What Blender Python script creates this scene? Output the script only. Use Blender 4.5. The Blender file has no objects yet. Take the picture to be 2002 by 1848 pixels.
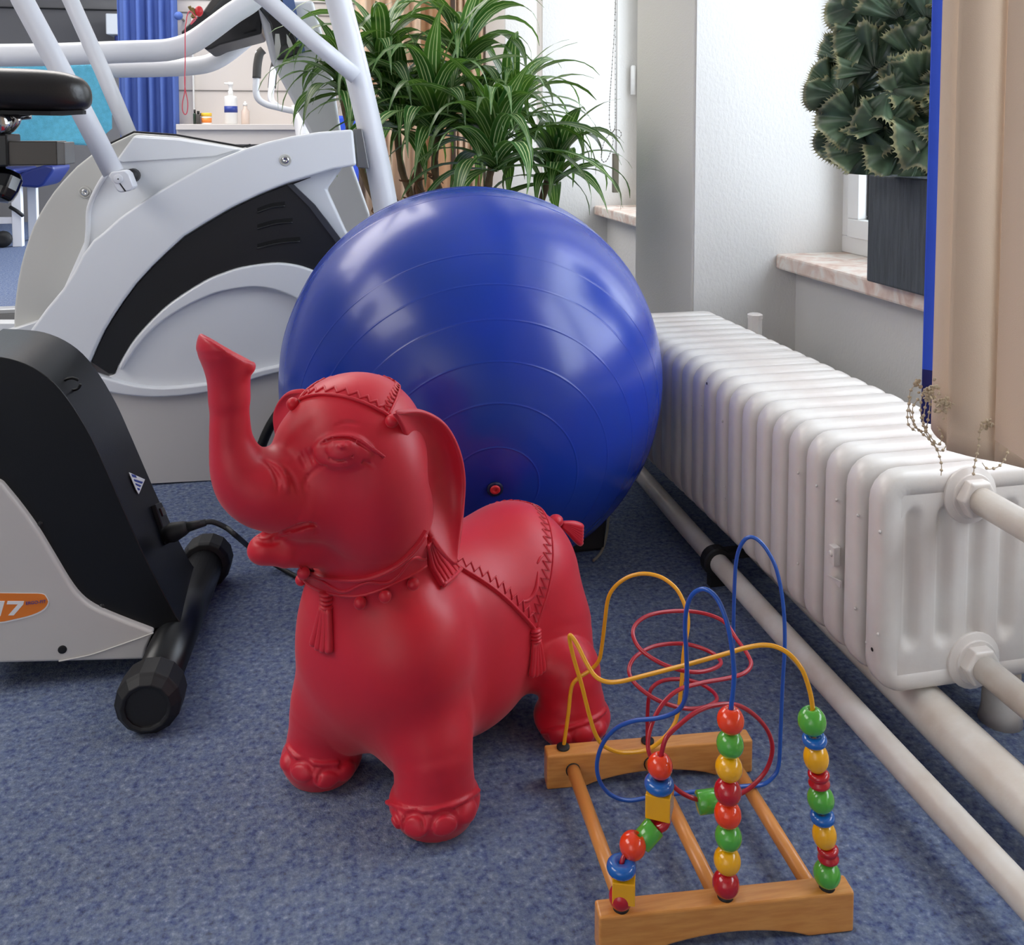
import bpy, bmesh, math, random
import numpy as np
from mathutils import Vector, Matrix

# ------------------------------------------------------------------ camera, world, lights
F, CX, CY = 1850.0, 1001.0, 366.0          # focal length and principal point of the photo (2002 x 1848)
TH, PSI, H = math.radians(3.5), math.atan(401 / 1850), 0.85   # pitch down, yaw to the right, eye height
scene = bpy.context.scene
cam_d = bpy.data.cameras.new('camera')
cam = bpy.data.objects.new('camera', cam_d)
scene.collection.objects.link(cam)
scene.camera = cam
cam_d.sensor_width = 36
cam_d.sensor_fit = 'HORIZONTAL'
cam_d.lens = F / 2002 * 36
cam_d.shift_y = -(924 - CY) / 2002
cam_d.clip_start = 0.02
cam.location = (0, 0, H)
cam.rotation_euler = (math.pi / 2 - TH, 0, -PSI)

world = bpy.data.worlds.new('world')
scene.world = world
world.use_nodes = True
wn = world.node_tree
wn.nodes['Background'].inputs[0].default_value = (0.80, 0.89, 1.0, 1)
wn.nodes['Background'].inputs[1].default_value = 6.8

def area(name, loc, rot, sx, sy, power, col, portal=False):
    l = bpy.data.lights.new(name, 'AREA')
    l.shape = 'RECTANGLE'
    l.size, l.size_y, l.energy, l.color = sx, sy, power, col
    if portal:
        l.cycles.is_portal = True
    o = bpy.data.objects.new(name, l)
    o.location, o.rotation_euler = loc, rot
    scene.collection.objects.link(o)
    return o
R90 = math.pi / 2
area('window_portal', (1.62, 1.3, 1.25), (0, R90, 0), 1.5, 2.1, 1, (1, 1, 1), True)
area('window_portal', (1.62, 3.3, 1.25), (0, R90, 0), 1.5, 1.2, 1, (1, 1, 1), True)
area('window_portal', (1.62, 4.4, 1.25), (0, R90, 0), 1.5, 0.8, 1, (1, 1, 1), True)
# unseen fill lights added to brighten the room from the left and behind
area('added_ceiling_fill', (-2.7, 1.2, 2.55), (0, 0, 0), 2.0, 2.4, 70, (1.0, 0.96, 0.92))
area('added_ceiling_fill', (-1.3, 4.2, 2.55), (0, 0, 0), 2.6, 2.0, 80, (1.0, 0.95, 0.90))
area('added_rear_fill', (-2.3, -0.9, 1.5), (math.radians(-78), 0, math.radians(-30)), 1.5, 1.1, 58, (0.95, 0.97, 1.0))

vs = scene.view_settings
vs.view_transform = 'Standard'
vs.look = 'None'
vs.gamma = 1
vs.use_curve_mapping = False
vs.exposure = 0.12
scene.cycles.max_bounces = 8
scene.cycles.diffuse_bounces = 5

# ------------------------------------------------------------------ pixel -> world on known planes
_c, _s = math.cos(TH), math.sin(TH)
cp, sp = math.cos(PSI), math.sin(PSI)
def ray(px, py):
    a, b = (px - CX) / F, (CY - py) / F
    x, y, z = a, _c + b * _s, -_s + b * _c
    return np.array([x * cp + y * sp, -x * sp + y * cp, z]), y
def P(px, py, D):                 # point at forward distance D
    r, y = ray(px, py); p = r * D / y; p[2] += H; return p
def FL(px, py, z=0.0):            # point at height z
    r, y = ray(px, py); p = r * (z - H) / r[2]; p[2] = z; return p
def PX(px, py, X):
    r, y = ray(px, py); p = r * X / r[0]; p[2] += H; return p
def PY(px, py, Y):
    r, y = ray(px, py); p = r * Y / r[1]; p[2] += H; return p
def C2W(p):                       # camera-aligned floor frame (right, forward, up) -> world
    p = np.asarray(p, float)
    return np.stack([p[..., 0] * cp + p[..., 1] * sp, -p[..., 0] * sp + p[..., 1] * cp, p[..., 2]], -1)

# ------------------------------------------------------------------ materials
def s2l(c):
    return tuple((v / 12.92 if v <= 0.04045 else ((v + 0.055) / 1.055) ** 2.4) for v in [x / 255 for x in c])
MATS = {}
def mat(name, rgb, rough=0.5, metal=0.0, spec=0.5, noise=0.0, nscale=30, bump=0.0, bscale=200, coat=0.0,
        rgb2=None, sheen=0, trans=0, emit=0, stretch=None, alpha=1.0, sss=0, nthr=(0.35, 0.65)):
    if name in MATS:
        return MATS[name]
    m = bpy.data.materials.new(name); m.use_nodes = True
    nt = m.node_tree; b = nt.nodes['Principled BSDF']
    col = s2l(rgb) + (1,)
    b.inputs['Base Color'].default_value = col
    b.inputs['Roughness'].default_value = rough
    b.inputs['Metallic'].default_value = metal
    b.inputs['Specular IOR Level'].default_value = spec
    b.inputs['Coat Weight'].default_value = coat
    b.inputs['Coat Roughness'].default_value = 0.12
    if sheen: b.inputs['Sheen Weight'].default_value = sheen; b.inputs['Sheen Roughness'].default_value = 0.45; b.inputs['Sheen Tint'].default_value = tuple(0.5 + 0.5 * v for v in s2l(rgb)) + (1,)
    if trans: b.inputs['Transmission Weight'].default_value = trans
    if alpha < 1: b.inputs['Alpha'].default_value = alpha
    if emit:
        b.inputs['Emission Color'].default_value = col; b.inputs['Emission Strength'].default_value = emit
    if noise or bump:
        tc = nt.nodes.new('ShaderNodeTexCoord'); mp = nt.nodes.new('ShaderNodeMapping')
        nt.links.new(tc.outputs['Object'], mp.inputs[0])
        if stretch: mp.inputs['Scale'].default_value = stretch
    if noise:
        n = nt.nodes.new('ShaderNodeTexNoise'); n.inputs['Scale'].default_value = nscale
        n.inputs['Detail'].default_value = 4
        nt.links.new(mp.outputs[0], n.inputs['Vector'])
        r = nt.nodes.new('ShaderNodeValToRGB')
        c2 = s2l(rgb2) + (1,) if rgb2 else tuple(v * (1 - noise) for v in col[:3]) + (1,)
        r.color_ramp.elements[0].position, r.color_ramp.elements[1].position = nthr
        r.color_ramp.elements[0].color = c2; r.color_ramp.elements[1].color = col
        nt.links.new(n.outputs['Fac'], r.inputs[0]); nt.links.new(r.outputs[0], b.inputs['Base Color'])
    if bump:
        n = nt.nodes.new('ShaderNodeTexNoise'); n.inputs['Scale'].default_value = bscale
        n.inputs['Detail'].default_value = 3
        nt.links.new(mp.outputs[0], n.inputs['Vector'])
        bp = nt.nodes.new('ShaderNodeBump'); bp.inputs['Strength'].default_value = bump
        bp.inputs['Distance'].default_value = 0.004
        nt.links.new(n.outputs['Fac'], bp.inputs['Height']); nt.links.new(bp.outputs[0], b.inputs['Normal'])
    MATS[name] = m
    return m

def carpet_mat():
    m = mat('needle felt carpet', (84, 98, 134), rough=0.95, spec=0.15)
    nt = m.node_tree; b = nt.nodes['Principled BSDF']
    tc = nt.nodes.new('ShaderNodeTexCoord')
    def noise(scale, det, rough=0.6):
        n = nt.nodes.new('ShaderNodeTexNoise'); n.inputs['Scale'].default_value = scale
        n.inputs['Detail'].default_value = det; n.inputs['Roughness'].default_value = rough
        nt.links.new(tc.outputs['Object'], n.inputs['Vector']); return n
    n1, n2, n3 = noise(130, 3), noise(60, 4), noise(320, 2)
    r = nt.nodes.new('ShaderNodeValToRGB'); e = r.color_ramp.elements
    e[0].position, e[0].color = 0.30, s2l((52, 58, 74)) + (1,)
    e[1].position, e[1].color = 0.72, s2l((164, 174, 192)) + (1,)
    for p, c in ((0.42, (82, 94, 132)), (0.5, (104, 117, 140)), (0.6, (120, 134, 162))):
        k = e.new(p); k.color = s2l(c) + (1,)
    nt.links.new(n1.outputs['Fac'], r.inputs[0])
    r2 = nt.nodes.new('ShaderNodeValToRGB'); e = r2.color_ramp.elements
    e[0].position, e[0].color = 0.38, s2l((76, 88, 132)) + (1,)
    e[1].position, e[1].color = 0.62, s2l((130, 139, 152)) + (1,)
    nt.links.new(n2.outputs['Fac'], r2.inputs[0])
    mx = nt.nodes.new('ShaderNodeMix'); mx.data_type = 'RGBA'; mx.inputs[0].default_value = 0.4
    nt.links.new(r.outputs[0], mx.inputs[6]); nt.links.new(r2.outputs[0], mx.inputs[7])
    nt.links.new(mx.outputs[2], b.inputs['Base Color'])
    bp = nt.nodes.new('ShaderNodeBump'); bp.inputs['Strength'].default_value = 0.6
    bp.inputs['Distance'].default_value = 0.003
    nt.links.new(n3.outputs['Fac'], bp.inputs['Height']); nt.links.new(bp.outputs[0], b.inputs['Normal'])
    return m

def marble_mat():
    m = mat('pink marble sill', (226, 214, 204), rough=0.28)
    nt = m.node_tree; b = nt.nodes['Principled BSDF']
    tc = nt.nodes.new('ShaderNodeTexCoord')
    n = nt.nodes.new('ShaderNodeTexNoise'); n.inputs['Scale'].default_value = 14
    n.inputs['Detail'].default_value = 7; n.inputs['Distortion'].default_value = 1.6
    nt.links.new(tc.outputs['Object'], n.inputs['Vector'])
    r = nt.nodes.new('ShaderNodeValToRGB'); e = r.color_ramp.elements
    e[0].position, e[0].color = 0.34, s2l((206, 174, 158)) + (1,)
    e[1].position, e[1].color = 0.60, s2l((232, 224, 214)) + (1,)
    k = e.new(0.48); k.color = s2l((224, 204, 190)) + (1,)
    nt.links.new(n.outputs['Fac'], r.inputs[0]); nt.links.new(r.outputs[0], b.inputs['Base Color'])
    return m

def leaf_mat():
    m = mat('striped dracaena leaf', (48, 84, 40), rough=0.38)
    nt = m.node_tree; b = nt.nodes['Principled BSDF']
    uv = nt.nodes.new('ShaderNodeUVMap'); sx = nt.nodes.new('ShaderNodeSeparateXYZ')
    nt.links.new(uv.outputs[0], sx.inputs[0])
    r = nt.nodes.new('ShaderNodeValToRGB'); e = r.color_ramp.elements
    r.color_ramp.interpolation = 'LINEAR'
    g1, g2, cr = s2l((40, 84, 34)) + (1,), s2l((62, 104, 58)) + (1,), s2l((196, 206, 150)) + (1,)
    e[0].position, e[0].color = 0.0, s2l((120, 150, 90)) + (1,)
    e[1].position, e[1].color = 1.0, s2l((120, 150, 90)) + (1,)
    for p, c in ((0.05, g1), (0.24, g1), (0.26, cr), (0.30, cr), (0.32, g2), (0.47, g1), (0.485, cr), (0.515, cr),
                 (0.53, g1), (0.68, g2), (0.70, cr), (0.74, cr), (0.76, g1), (0.95, g1)):
        k = e.new(p); k.color = c
    nt.links.new(sx.outputs[0], r.inputs[0])
    oi = nt.nodes.new('ShaderNodeObjectInfo')
    hs = nt.nodes.new('ShaderNodeHueSaturation')
    mr = nt.nodes.new('ShaderNodeMapRange'); mr.inputs[3].default_value = 0.6; mr.inputs[4].default_value = 1.5
    nt.links.new(oi.outputs['Random'], mr.inputs[0]); nt.links.new(mr.outputs[0], hs.inputs['Value'])
    nt.links.new(r.outputs[0], hs.inputs['Color']); nt.links.new(hs.outputs[0], b.inputs['Base Color'])
    tr = nt.nodes.new('ShaderNodeBsdfTranslucent'); tr.inputs[0].default_value = s2l((110, 160, 50)) + (1,)
    ms = nt.nodes.new('ShaderNodeMixShader'); ms.inputs[0].default_value = 0.22
    out = nt.nodes['Material Output']
    nt.links.new(b.outputs[0], ms.inputs[1]); nt.links.new(tr.outputs[0], ms.inputs[2])
    nt.links.new(ms.outputs[0], out.inputs[0])
    return m

def crest_mat():
    m = mat('crested euphorbia skin', (70, 90, 74), rough=0.42)
    nt = m.node_tree; b = nt.nodes['Principled BSDF']
    uv = nt.nodes.new('ShaderNodeUVMap'); sx = nt.nodes.new('ShaderNodeSeparateXYZ')
    nt.links.new(uv.outputs[0], sx.inputs[0])
    r = nt.nodes.new('ShaderNodeValToRGB'); e = r.color_ramp.elements
    e[0].position, e[0].color = 0.0, s2l((40, 56, 42)) + (1,)
    e[1].position, e[1].color = 1.0, s2l((160, 160, 120)) + (1,)
    for p, c in ((0.55, (74, 98, 78)), (0.9, (92, 112, 88)), (0.96, (150, 152, 116))):
        k = e.new(p); k.color = s2l(c) + (1,)
    tc = nt.nodes.new('ShaderNodeTexCoord'); n = nt.nodes.new('ShaderNodeTexNoise'); n.inputs['Scale'].default_value = 25
    nt.links.new(tc.outputs['Object'], n.inputs['Vector'])
    hs = nt.nodes.new('ShaderNodeHueSaturation')
    mr = nt.nodes.new('ShaderNodeMapRange'); mr.inputs[1].default_value = 0.3; mr.inputs[2].default_value = 0.7
    mr.inputs[3].default_value = 0.45; mr.inputs[4].default_value = 1.25
    nt.links.new(n.outputs['Fac'], mr.inputs[0]); nt.links.new(mr.outputs[0], hs.inputs['Value'])
    nt.links.new(sx.outputs[1], r.inputs[0]); nt.links.new(r.outputs[0], hs.inputs['Color'])
    nt.links.new(hs.outputs[0], b.inputs['Base Color'])
    return m

M_carpet = carpet_mat(); M_marble = marble_mat(); M_leaf = leaf_mat(); M_crest = crest_mat()
M_wall = mat('textured white wallpaper', (214, 212, 208), rough=0.85, spec=0.2, bump=0.35, bscale=150, stretch=(1, 1, 0.6))
M_pier = mat('white plaster', (222, 219, 213), rough=0.85, spec=0.2, bump=0.2, bscale=220)
M_ceil = mat('ceiling paint', (222, 220, 215), rough=0.9)
M_back = mat('grey partition paint', (208, 202, 198), rough=0.7)
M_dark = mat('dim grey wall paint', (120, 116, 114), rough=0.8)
M_rad = mat('white radiator enamel', (222, 218, 213), rough=0.3, noise=0.05, nscale=9, rgb2=(212, 203, 197), bump=0.12, bscale=60)
M_pipe = mat('white painted pipe', (218, 213, 206), rough=0.35, noise=0.1, nscale=14, rgb2=(203, 192, 180), bump=0.15, bscale=60)
M_blackrub = mat('black rubber', (22, 22, 24), rough=0.6)
M_ball = mat('blue gym ball vinyl', (13, 50, 160), rough=0.27, noise=0.1, nscale=6, rgb2=(18, 54, 150), coat=0.15, bump=0.03, bscale=35)
M_red = mat('red moulded rubber', (208, 22, 42), rough=0.43, noise=0.1, nscale=7, rgb2=(198, 24, 48), bump=0.05, bscale=60, spec=0.5, sheen=0.35)
M_valve = mat('red valve plug', (206, 44, 50), rough=0.4)
M_valver = mat('dark valve rim', (10, 20, 60), rough=0.5)
M_wood = mat('varnished beech', (224, 156, 82), rough=0.34, noise=0.2, nscale=22, rgb2=(210, 138, 66), stretch=(1, 9, 9), coat=0.2)
M_rod = mat('varnished beech rod', (222, 148, 76), rough=0.34, coat=0.2)
M_wr = mat('red wire lacquer', (176, 24, 44), rough=0.3, coat=0.3)
M_wb = mat('blue wire lacquer', (28, 84, 176), rough=0.3, coat=0.3)
M_wy = mat('yellow wire lacquer', (240, 168, 20), rough=0.3, coat=0.3)
BC = {'o': (244, 66, 20), 'g': (84, 172, 60), 'y': (250, 180, 10), 'r': (188, 22, 34), 'b': (24, 100, 186)}
BN = {'o': 'orange', 'g': 'green', 'y': 'yellow', 'r': 'red', 'b': 'blue'}
M_bead = {k: mat(BN[k] + ' bead lacquer', v, rough=0.16, coat=0.6) for k, v in BC.items()}
M_white = mat('white machine plastic', (224, 226, 229), rough=0.33)
M_whitem = mat('white powder coated steel', (218, 219, 224), rough=0.3)
M_pale = mat('pale grey shell plastic', (196, 195, 190), rough=0.4)
M_cover = mat('warm grey shell plastic', (204, 200, 195), rough=0.4)
M_ins = mat('black vent plastic', (20, 21, 24), rough=0.42, bump=0.06, bscale=300)
M_shell = mat('black shell plastic', (10, 11, 12), rough=0.38, spec=0.4, bump=0.08, bscale=500)
M_bar = mat('black painted steel tube', (20, 21, 23), rough=0.32)
M_gloss = mat('gloss black plastic', (10, 10, 14), rough=0.08, coat=0.5)
M_chrome = mat('chrome', (200, 200, 200), rough=0.12, metal=1)
M_steel = mat('grey bracket metal', (118, 118, 118), rough=0.4, metal=0.6)
M_leather = mat('black saddle vinyl', (32, 29, 28), rough=0.32, bump=0.06, bscale=250)
M_slider = mat('grey anodised aluminium', (84, 80, 76), rough=0.4, metal=0.5)
M_foam = mat('dark grey foam grip', (72, 70, 68), rough=0.8)
M_towel = mat('turquoise terry towel', (112, 206, 240), rough=0.95, sheen=0.4, noise=0.15, nscale=60, bump=0.9, bscale=500, spec=0.1)
M_curt = mat('blue curtain cloth', (84, 108, 176), rough=0.85, spec=0.2)
M_beige = mat('beige curtain cloth', (222, 196, 170), rough=0.85, spec=0.2)
M_orangec = mat('apricot curtain lining', (232, 190, 150), rough=0.85, spec=0.2)
M_slat = mat('cream blind fabric', (206, 184, 162), rough=0.8, spec=0.2, bump=0.12, bscale=900)
M_slatb = mat('blue blind fabric', (36, 78, 206), rough=0.6)
M_slatn = mat('navy blind fabric', (12, 22, 96), rough=0.6)
M_chain = mat('cream plastic bead chain', (196, 178, 150), rough=0.5)
M_chaing = mat('grey bead chain', (140, 136, 128), rough=0.5)
M_slate = mat('slate grey planter', (74, 80, 86), rough=0.75, noise=0.3, nscale=10, rgb2=(58, 63, 68), stretch=(12, 12, 1), bump=0.5, bscale=40)
M_pvc = mat('white window plastic', (232, 232, 230), rough=0.35)
M_gasket = mat('black window gasket', (14, 13, 16), rough=0.6)
M_stem = mat('dracaena cane bark', (112, 92, 66), rough=0.9, noise=0.3, nscale=40)
M_dry = mat('dry brown leaf', (104, 70, 44), rough=0.8)
M_soil = mat('potting soil', (50, 36, 26), rough=1)
M_weight = mat('grey beige chain weight', (150, 143, 126), rough=0.5)
M_couch = mat('blue couch vinyl', (18, 36, 104), rough=0.4)
M_orange = mat('orange sticker print', (234, 128, 40), rough=0.4)
M_print = mat('white sticker print', (240, 240, 238), rough=0.4)
M_navy = mat('blue label print', (44, 66, 150), rough=0.4)
M_pink = mat('pink safety cord', (226, 90, 106), rough=0.6)
M_amber = mat('orange jar label', (238, 140, 60), rough=0.4)
M_lid = mat('yellow jar lid', (232, 190, 60), rough=0.4)
M_brown = mat('brown glass', (90, 62, 46), rough=0.2)
M_beltb = mat('black treadmill belt', (50, 50, 50), rough=0.6)
M_silver = mat('silver rail', (200, 202, 206), rough=0.35, metal=0.4)
M_glass = mat('window glass', (255, 255, 255), rough=0.0)
_nt = M_glass.node_tree
_tb = _nt.nodes.new('ShaderNodeBsdfTransparent'); _gl = _nt.nodes.new('ShaderNodeBsdfGlossy'); _gl.inputs['Roughness'].default_value = 0.02
_mx = _nt.nodes.new('ShaderNodeMixShader'); _mx.inputs[0].default_value = 0.06
_nt.links.new(_tb.outputs[0], _mx.inputs[1]); _nt.links.new(_gl.outputs[0], _mx.inputs[2])
_nt.links.new(_mx.outputs[0], _nt.nodes['Material Output'].inputs[0])

# ------------------------------------------------------------------ object helpers
COL = scene.collection
ORG = {}
def tag(o, label=None, cat=None, group=None, kind=None):
    if label: o['label'] = label
    if cat: o['category'] = cat
    if group: o['group'] = group
    if kind: o['kind'] = kind
    return o
def thing(name, label, cat, loc, group=None):
    o = bpy.data.objects.new(name, None); o.empty_display_size = 0.05
    COL.objects.link(o); o.location = loc; ORG[o.name] = np.array(loc, float)
    return tag(o, label, cat, group)
def mk(name, V, Fc, m, parent=None, smooth=True, org=None, bevel=0, seg=2, sub=0, uv=None, solid=0, ang=30, label=None, kind=None):
    V = np.asarray(V, float)
    if parent is not None: base = ORG[parent.name]
    elif org is not None: base = np.array(org, float)
    else:
        base = (V.min(0) + V.max(0)) / 2; base[2] = V[:, 2].min()
    own = base if parent is None else (base if org is None else np.array(org, float))
    me = bpy.data.meshes.new(name)
    me.from_pydata((V - own).tolist(), [], [list(map(int, f)) for f in Fc])
    me.materials.append(m)
    bm = bmesh.new(); bm.from_mesh(me); bmesh.ops.recalc_face_normals(bm, faces=bm.faces); bm.to_mesh(me); bm.free()
    if smooth: me.polygons.foreach_set('use_smooth', [True] * len(me.polygons))
    if uv is not None:
        ul = me.uv_layers.new(name='UVMap')
        for lp in me.loops: ul.data[lp.index].uv = uv[lp.vertex_index]
    o = bpy.data.objects.new(name, me); COL.objects.link(o)
    ORG[o.name] = own
    if parent is not None:
        o.parent = parent; o.location = own - base
    else: o.location = base
    if solid:
        md = o.modifiers.new('solid', 'SOLIDIFY'); md.thickness = solid; md.offset = 0
    if bevel:
        md = o.modifiers.new('bevel', 'BEVEL'); md.width = bevel; md.segments = seg; md.limit_method = 'ANGLE'; md.angle_limit = math.radians(ang)
        if smooth: md.harden_normals = True
    if sub:
        md = o.modifiers.new('sub', 'SUBSURF'); md.levels = sub; md.render_levels = sub
    if label: o['label'] = label
    if kind: o['kind'] = kind
    return o

class G:                                    # geometry collector
    def __init__(s): s.v = []; s.f = []
    def add(s, v, f):
        n = len(s.v); s.v.extend([tuple(map(float, x)) for x in v]); s.f.extend([[i + n for i in q] for q in f]); return s
    def mk(s, name, m, parent=None, **k): return mk(name, s.v, s.f, m, parent, **k)
def box(a, b):
    x0, y0, z0 = a; x1, y1, z1 = b
    v = [(x0, y0, z0), (x1, y0, z0), (x1, y1, z0), (x0, y1, z0), (x0, y0, z1), (x1, y0, z1), (x1, y1, z1), (x0, y1, z1)]
    return v, [(0, 3, 2, 1), (4, 5, 6, 7), (0, 1, 5, 4), (1, 2, 6, 5), (2, 3, 7, 6), (3, 0, 4, 7)]
def cat_rom(pts, n=8, closed=False):
    p = np.asarray(pts, float); N = len(p); out = []
    rng = range(N) if closed else range(N - 1)
    for i in rng:
        if closed: a, b, c, d = p[(i - 1) % N], p[i], p[(i + 1) % N], p[(i + 2) % N]
        else: a, b, c, d = p[max(i - 1, 0)], p[i], p[i + 1], p[min(i + 2, N - 1)]
        for k in range(n):
            t = k / n
            out.append(0.5 * ((2 * b) + (c - a) * t + (2 * a - 5 * b + 4 * c - d) * t * t + (3 * b - a - 3 * c + d) * t ** 3))
    if not closed: out.append(p[-1])
    return np.array(out)
def tube(path, r, sides=12, cap=True, closed=False):
    p = np.asarray(path, float); n = len(p)
    r = np.full(n, r) if np.isscalar(r) else np.asarray(r, float)
    if closed: t = np.roll(p, -1, 0) - np.roll(p, 1, 0)
    else: t = np.gradient(p, axis=0)
    t /= np.linalg.norm(t, axis=1)[:, None] + 1e-12
    up = np.array([0, 0, 1.0]) if abs(t[0][2]) < 0.9 else np.array([1.0, 0, 0])
    u = np.cross(t[0], up); u /= np.linalg.norm(u); V = []
    for i in range(n):
        u = u - t[i] * u.dot(t[i]); u /= np.linalg.norm(u); w = np.cross(t[i], u)
        for k in range(sides):
            a = 2 * math.pi * k / sides
            V.append(p[i] + r[i] * (math.cos(a) * u + math.sin(a) * w))
    f = []
    for i in range(n if closed else n - 1):
        j = (i + 1) % n
        for k in range(sides):
            l = (k + 1) % sides; f.append((i * sides + k, i * sides + l, j * sides + l, j * sides + k))
    if cap and not closed: f.append(tuple(range(sides))[::-1]); f.append(tuple(range((n - 1) * sides, n * sides)))
    return V, f
def ext(front, off):                        # outline extruded by a vector
    n = len(front); off = np.array(off, float); a = [np.array(q, float) for q in front]; v = a + [q + off for q in a]
    f = [tuple(range(n)), tuple(range(2 * n - 1, n - 1, -1))]
    f += [(i, (i + 1) % n, n + (i + 1) % n, n + i) for i in range(n)]
    return v, f
def frame(ax):
    ax = np.array(ax, float); ax /= np.linalg.norm(ax)
    t = np.array([0, 0, 1.0]) if abs(ax[2]) < 0.9 else np.array([0, 1.0, 0])
    u = np.cross(t, ax); u /= np.linalg.norm(u); return u, np.cross(ax, u), ax
def lathe(prof, c, ax=(0, 0, 1), n=24):     # profile [(r, h)...] turned about ax through c
    u, w, a = frame(ax); c = np.array(c, float); V = []; f = []
    for r, h in prof:
        for k in range(n):
            t = 2 * math.pi * k / n; V.append(c + a * h + max(r, 1e-5) * (math.cos(t) * u + math.sin(t) * w))
    for i in range(len(prof) - 1):
        for k in range(n):
            l = (k + 1) % n; f.append((i * n + k, i * n + l, (i + 1) * n + l, (i + 1) * n + k))
    f.append(tuple(range(n))[::-1]); f.append(tuple(range((len(prof) - 1) * n, len(prof) * n)))
    return V, f
def ellip(c, r, n=16, m=10, ax=None):
    r = (r, r, r) if np.isscalar(r) else r
    prof = [(math.sin(math.pi * i / m), -math.cos(math.pi * i / m)) for i in range(m + 1)]
    V, f = lathe(prof, (0, 0, 0), (0, 0, 1), n); V = np.array(V) * np.array(r)
    if ax is not None:
        u, w, a = frame(ax); V = V[:, :1] * u + V[:, 1:2] * w + V[:, 2:] * a
    return V + np.array(c), f
def smoothpoly(pts, n=4, closed=True): return [tuple(q) for q in cat_rom(pts, n, closed)]
# ------------------------------------------------------------------ the setting
def st(o): o['kind'] = 'structure'; return o
HC = 2.6
NI = 0.98       # inner face of the piers
st(mk('floor', *box((-4.2, -2.4, -0.06), (1.75, 9.6, 0)), M_carpet, smooth=False, org=(0, 0, 0)))
st(mk('ceiling', *box((-4.2, -2.4, HC), (1.75, 9.6, HC + 0.08)), M_ceil, smooth=False))
st(mk('wall_left', *box((-4.3, -2.4, 0), (-4.2, 9.6, HC)), M_dark, smooth=False))
st(mk('wall_back', *box((-4.2, 9.4, 0), (-0.69, 9.6, HC)), M_dark, smooth=False))
st(mk('wall_front', *box((-4.2, -2.5, 0), (1.75, -2.4, HC)), M_ceil, smooth=False))
st(mk('wall_partition', *box((-0.69, 5.42, 0), (1.75, 5.55, HC)), M_back, smooth=False))
# window wall: masonry below the sills, lintel above, piers between the niches
NICHES = [(-0.25, 2.30), (2.74, 3.93), (4.02, 4.70)]
SZ, SX, WB, WF, LT = 0.52, 1.215, 1.276, 1.41, 2.25
g = G()
prev = -2.4
for a, b in NICHES + [(5.42, 5.42)]:
    if a > prev: g.add(*box((NI, prev, 0), (1.75, a, HC)))
    prev = b
g.mk('wall_right', M_pier, smooth=False, bevel=0.006)
st(bpy.context.scene.objects['wall_right'])
for i, (a, b) in enumerate(NICHES):
    st(mk('wall_niche', *box((WB, a, 0), (1.75, b, SZ - 0.04)), M_wall, smooth=False))
    st(mk('wall_lintel', *box((NI, a, LT), (1.75, b, HC)), M_pier, smooth=False))
    st(mk('wall_reveal', *box((NI + 0.004, b - 0.004, 0), (WF + 0.07, b + 0.001, LT)), M_wall, smooth=False))
    st(mk('trim_sill_%d' % (i + 1), *box((SX, a, SZ - 0.04), (WF + 0.02, b - 0.004, SZ)), M_marble, smooth=False, bevel=0.006))
    w = bpy.data.objects.new('window_%d' % (i + 1), None); COL.objects.link(w); w.location = (WF, (a + b) / 2, SZ)
    ORG[w.name] = np.array(w.location); st(w)
    def fr(x0, x1, y0, y1, z0, z1, t, nm, m):
        q = G(); q.add(*box((x0, y0, z0), (x1, y1, z0 + t))); q.add(*box((x0, y0, z1 - t), (x1, y1, z1)))
        q.add(*box((x0, y0, z0 + t), (x1, y0 + t, z1 - t))); q.add(*box((x0, y1 - t, z0 + t), (x1, y1, z1 - t)))
        return q.mk(nm, m, w, smooth=False, bevel=0.003)
    fr(WF, WF + 0.07, a, b, SZ, LT, 0.045, 'window_frame', M_pvc)
    n = 2 if b - a > 1 else 1
    L = (b - a - 0.09) / n
    for k in range(n):
        y0 = a + 0.045 + k * L
        fr(WF - 0.012, WF + 0.05, y0, y0 + L, SZ + 0.045, LT - 0.045, 0.05, 'sash', M_pvc)
        fr(WF + 0.012, WF + 0.026, y0 + 0.05, y0 + L - 0.05, SZ + 0.095, LT - 0.095, 0.008, 'gasket', M_gasket)
        mk('pane', *box((WF + 0.017, y0 + 0.05, SZ + 0.095), (WF + 0.021, y0 + L - 0.05, LT - 0.095)), M_glass, w, smooth=False)
# outside of the near window: guide rail of the shutter with its screws
gr = G(); gr.add(*box((1.50, 2.08, SZ), (1.53, 2.15, LT)))
o = gr.mk('trim_shutter_guide', M_pvc, smooth=False); st(o)
for z in (0.63, 0.76): mk('screw', *lathe([(0.004, 0), (0.004, 0.004)], (1.50, 2.10, z), (-1, 0, 0), 10), M_steel, o)
# hinge of the second window, seen past the pier
mk('hinge', *lathe([(0.011, 0), (0.011, 0.12), (0.006, 0.125)], (1.38, 3.9, 1.0), (0, 0, 1), 12), M_pvc, bpy.data.objects['window_2'])
# heating pipes along the wall
def pth(*p): return np.array(p, float)
xs = [(0.7235, -0.3, 0.05), (0.724, 0.80, 0.048), (0.738, 1.617, 0.046), (0.755, 2.1, 0.044), (0.80, 3.6, 0.044), (0.83, 5.1, 0.044)]
pr = thing('heating_pipe', 'thin white painted heating pipe running along the floor in front of the radiator', 'pipe', (0.73, 1.0, 0))
mk('pipe_run', *tube(cat_rom(xs, 4), 0.0182, 20), M_pipe, pr)
g = G(); c0 = np.array((0.7365, 1.60, 0.046))
g.add(*lathe([(0.0186, -0.013), (0.026, -0.013), (0.028, -0.009), (0.028, 0.009), (0.026, 0.013), (0.0186, 0.013)], c0, (0.02, 1, 0), 24))
g.add(*box((0.722, 1.592, 0), (0.752, 1.608, 0.03))); g.add(*box((0.75, 1.588, 0.052), (0.80, 1.612, 0.066)))
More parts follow.
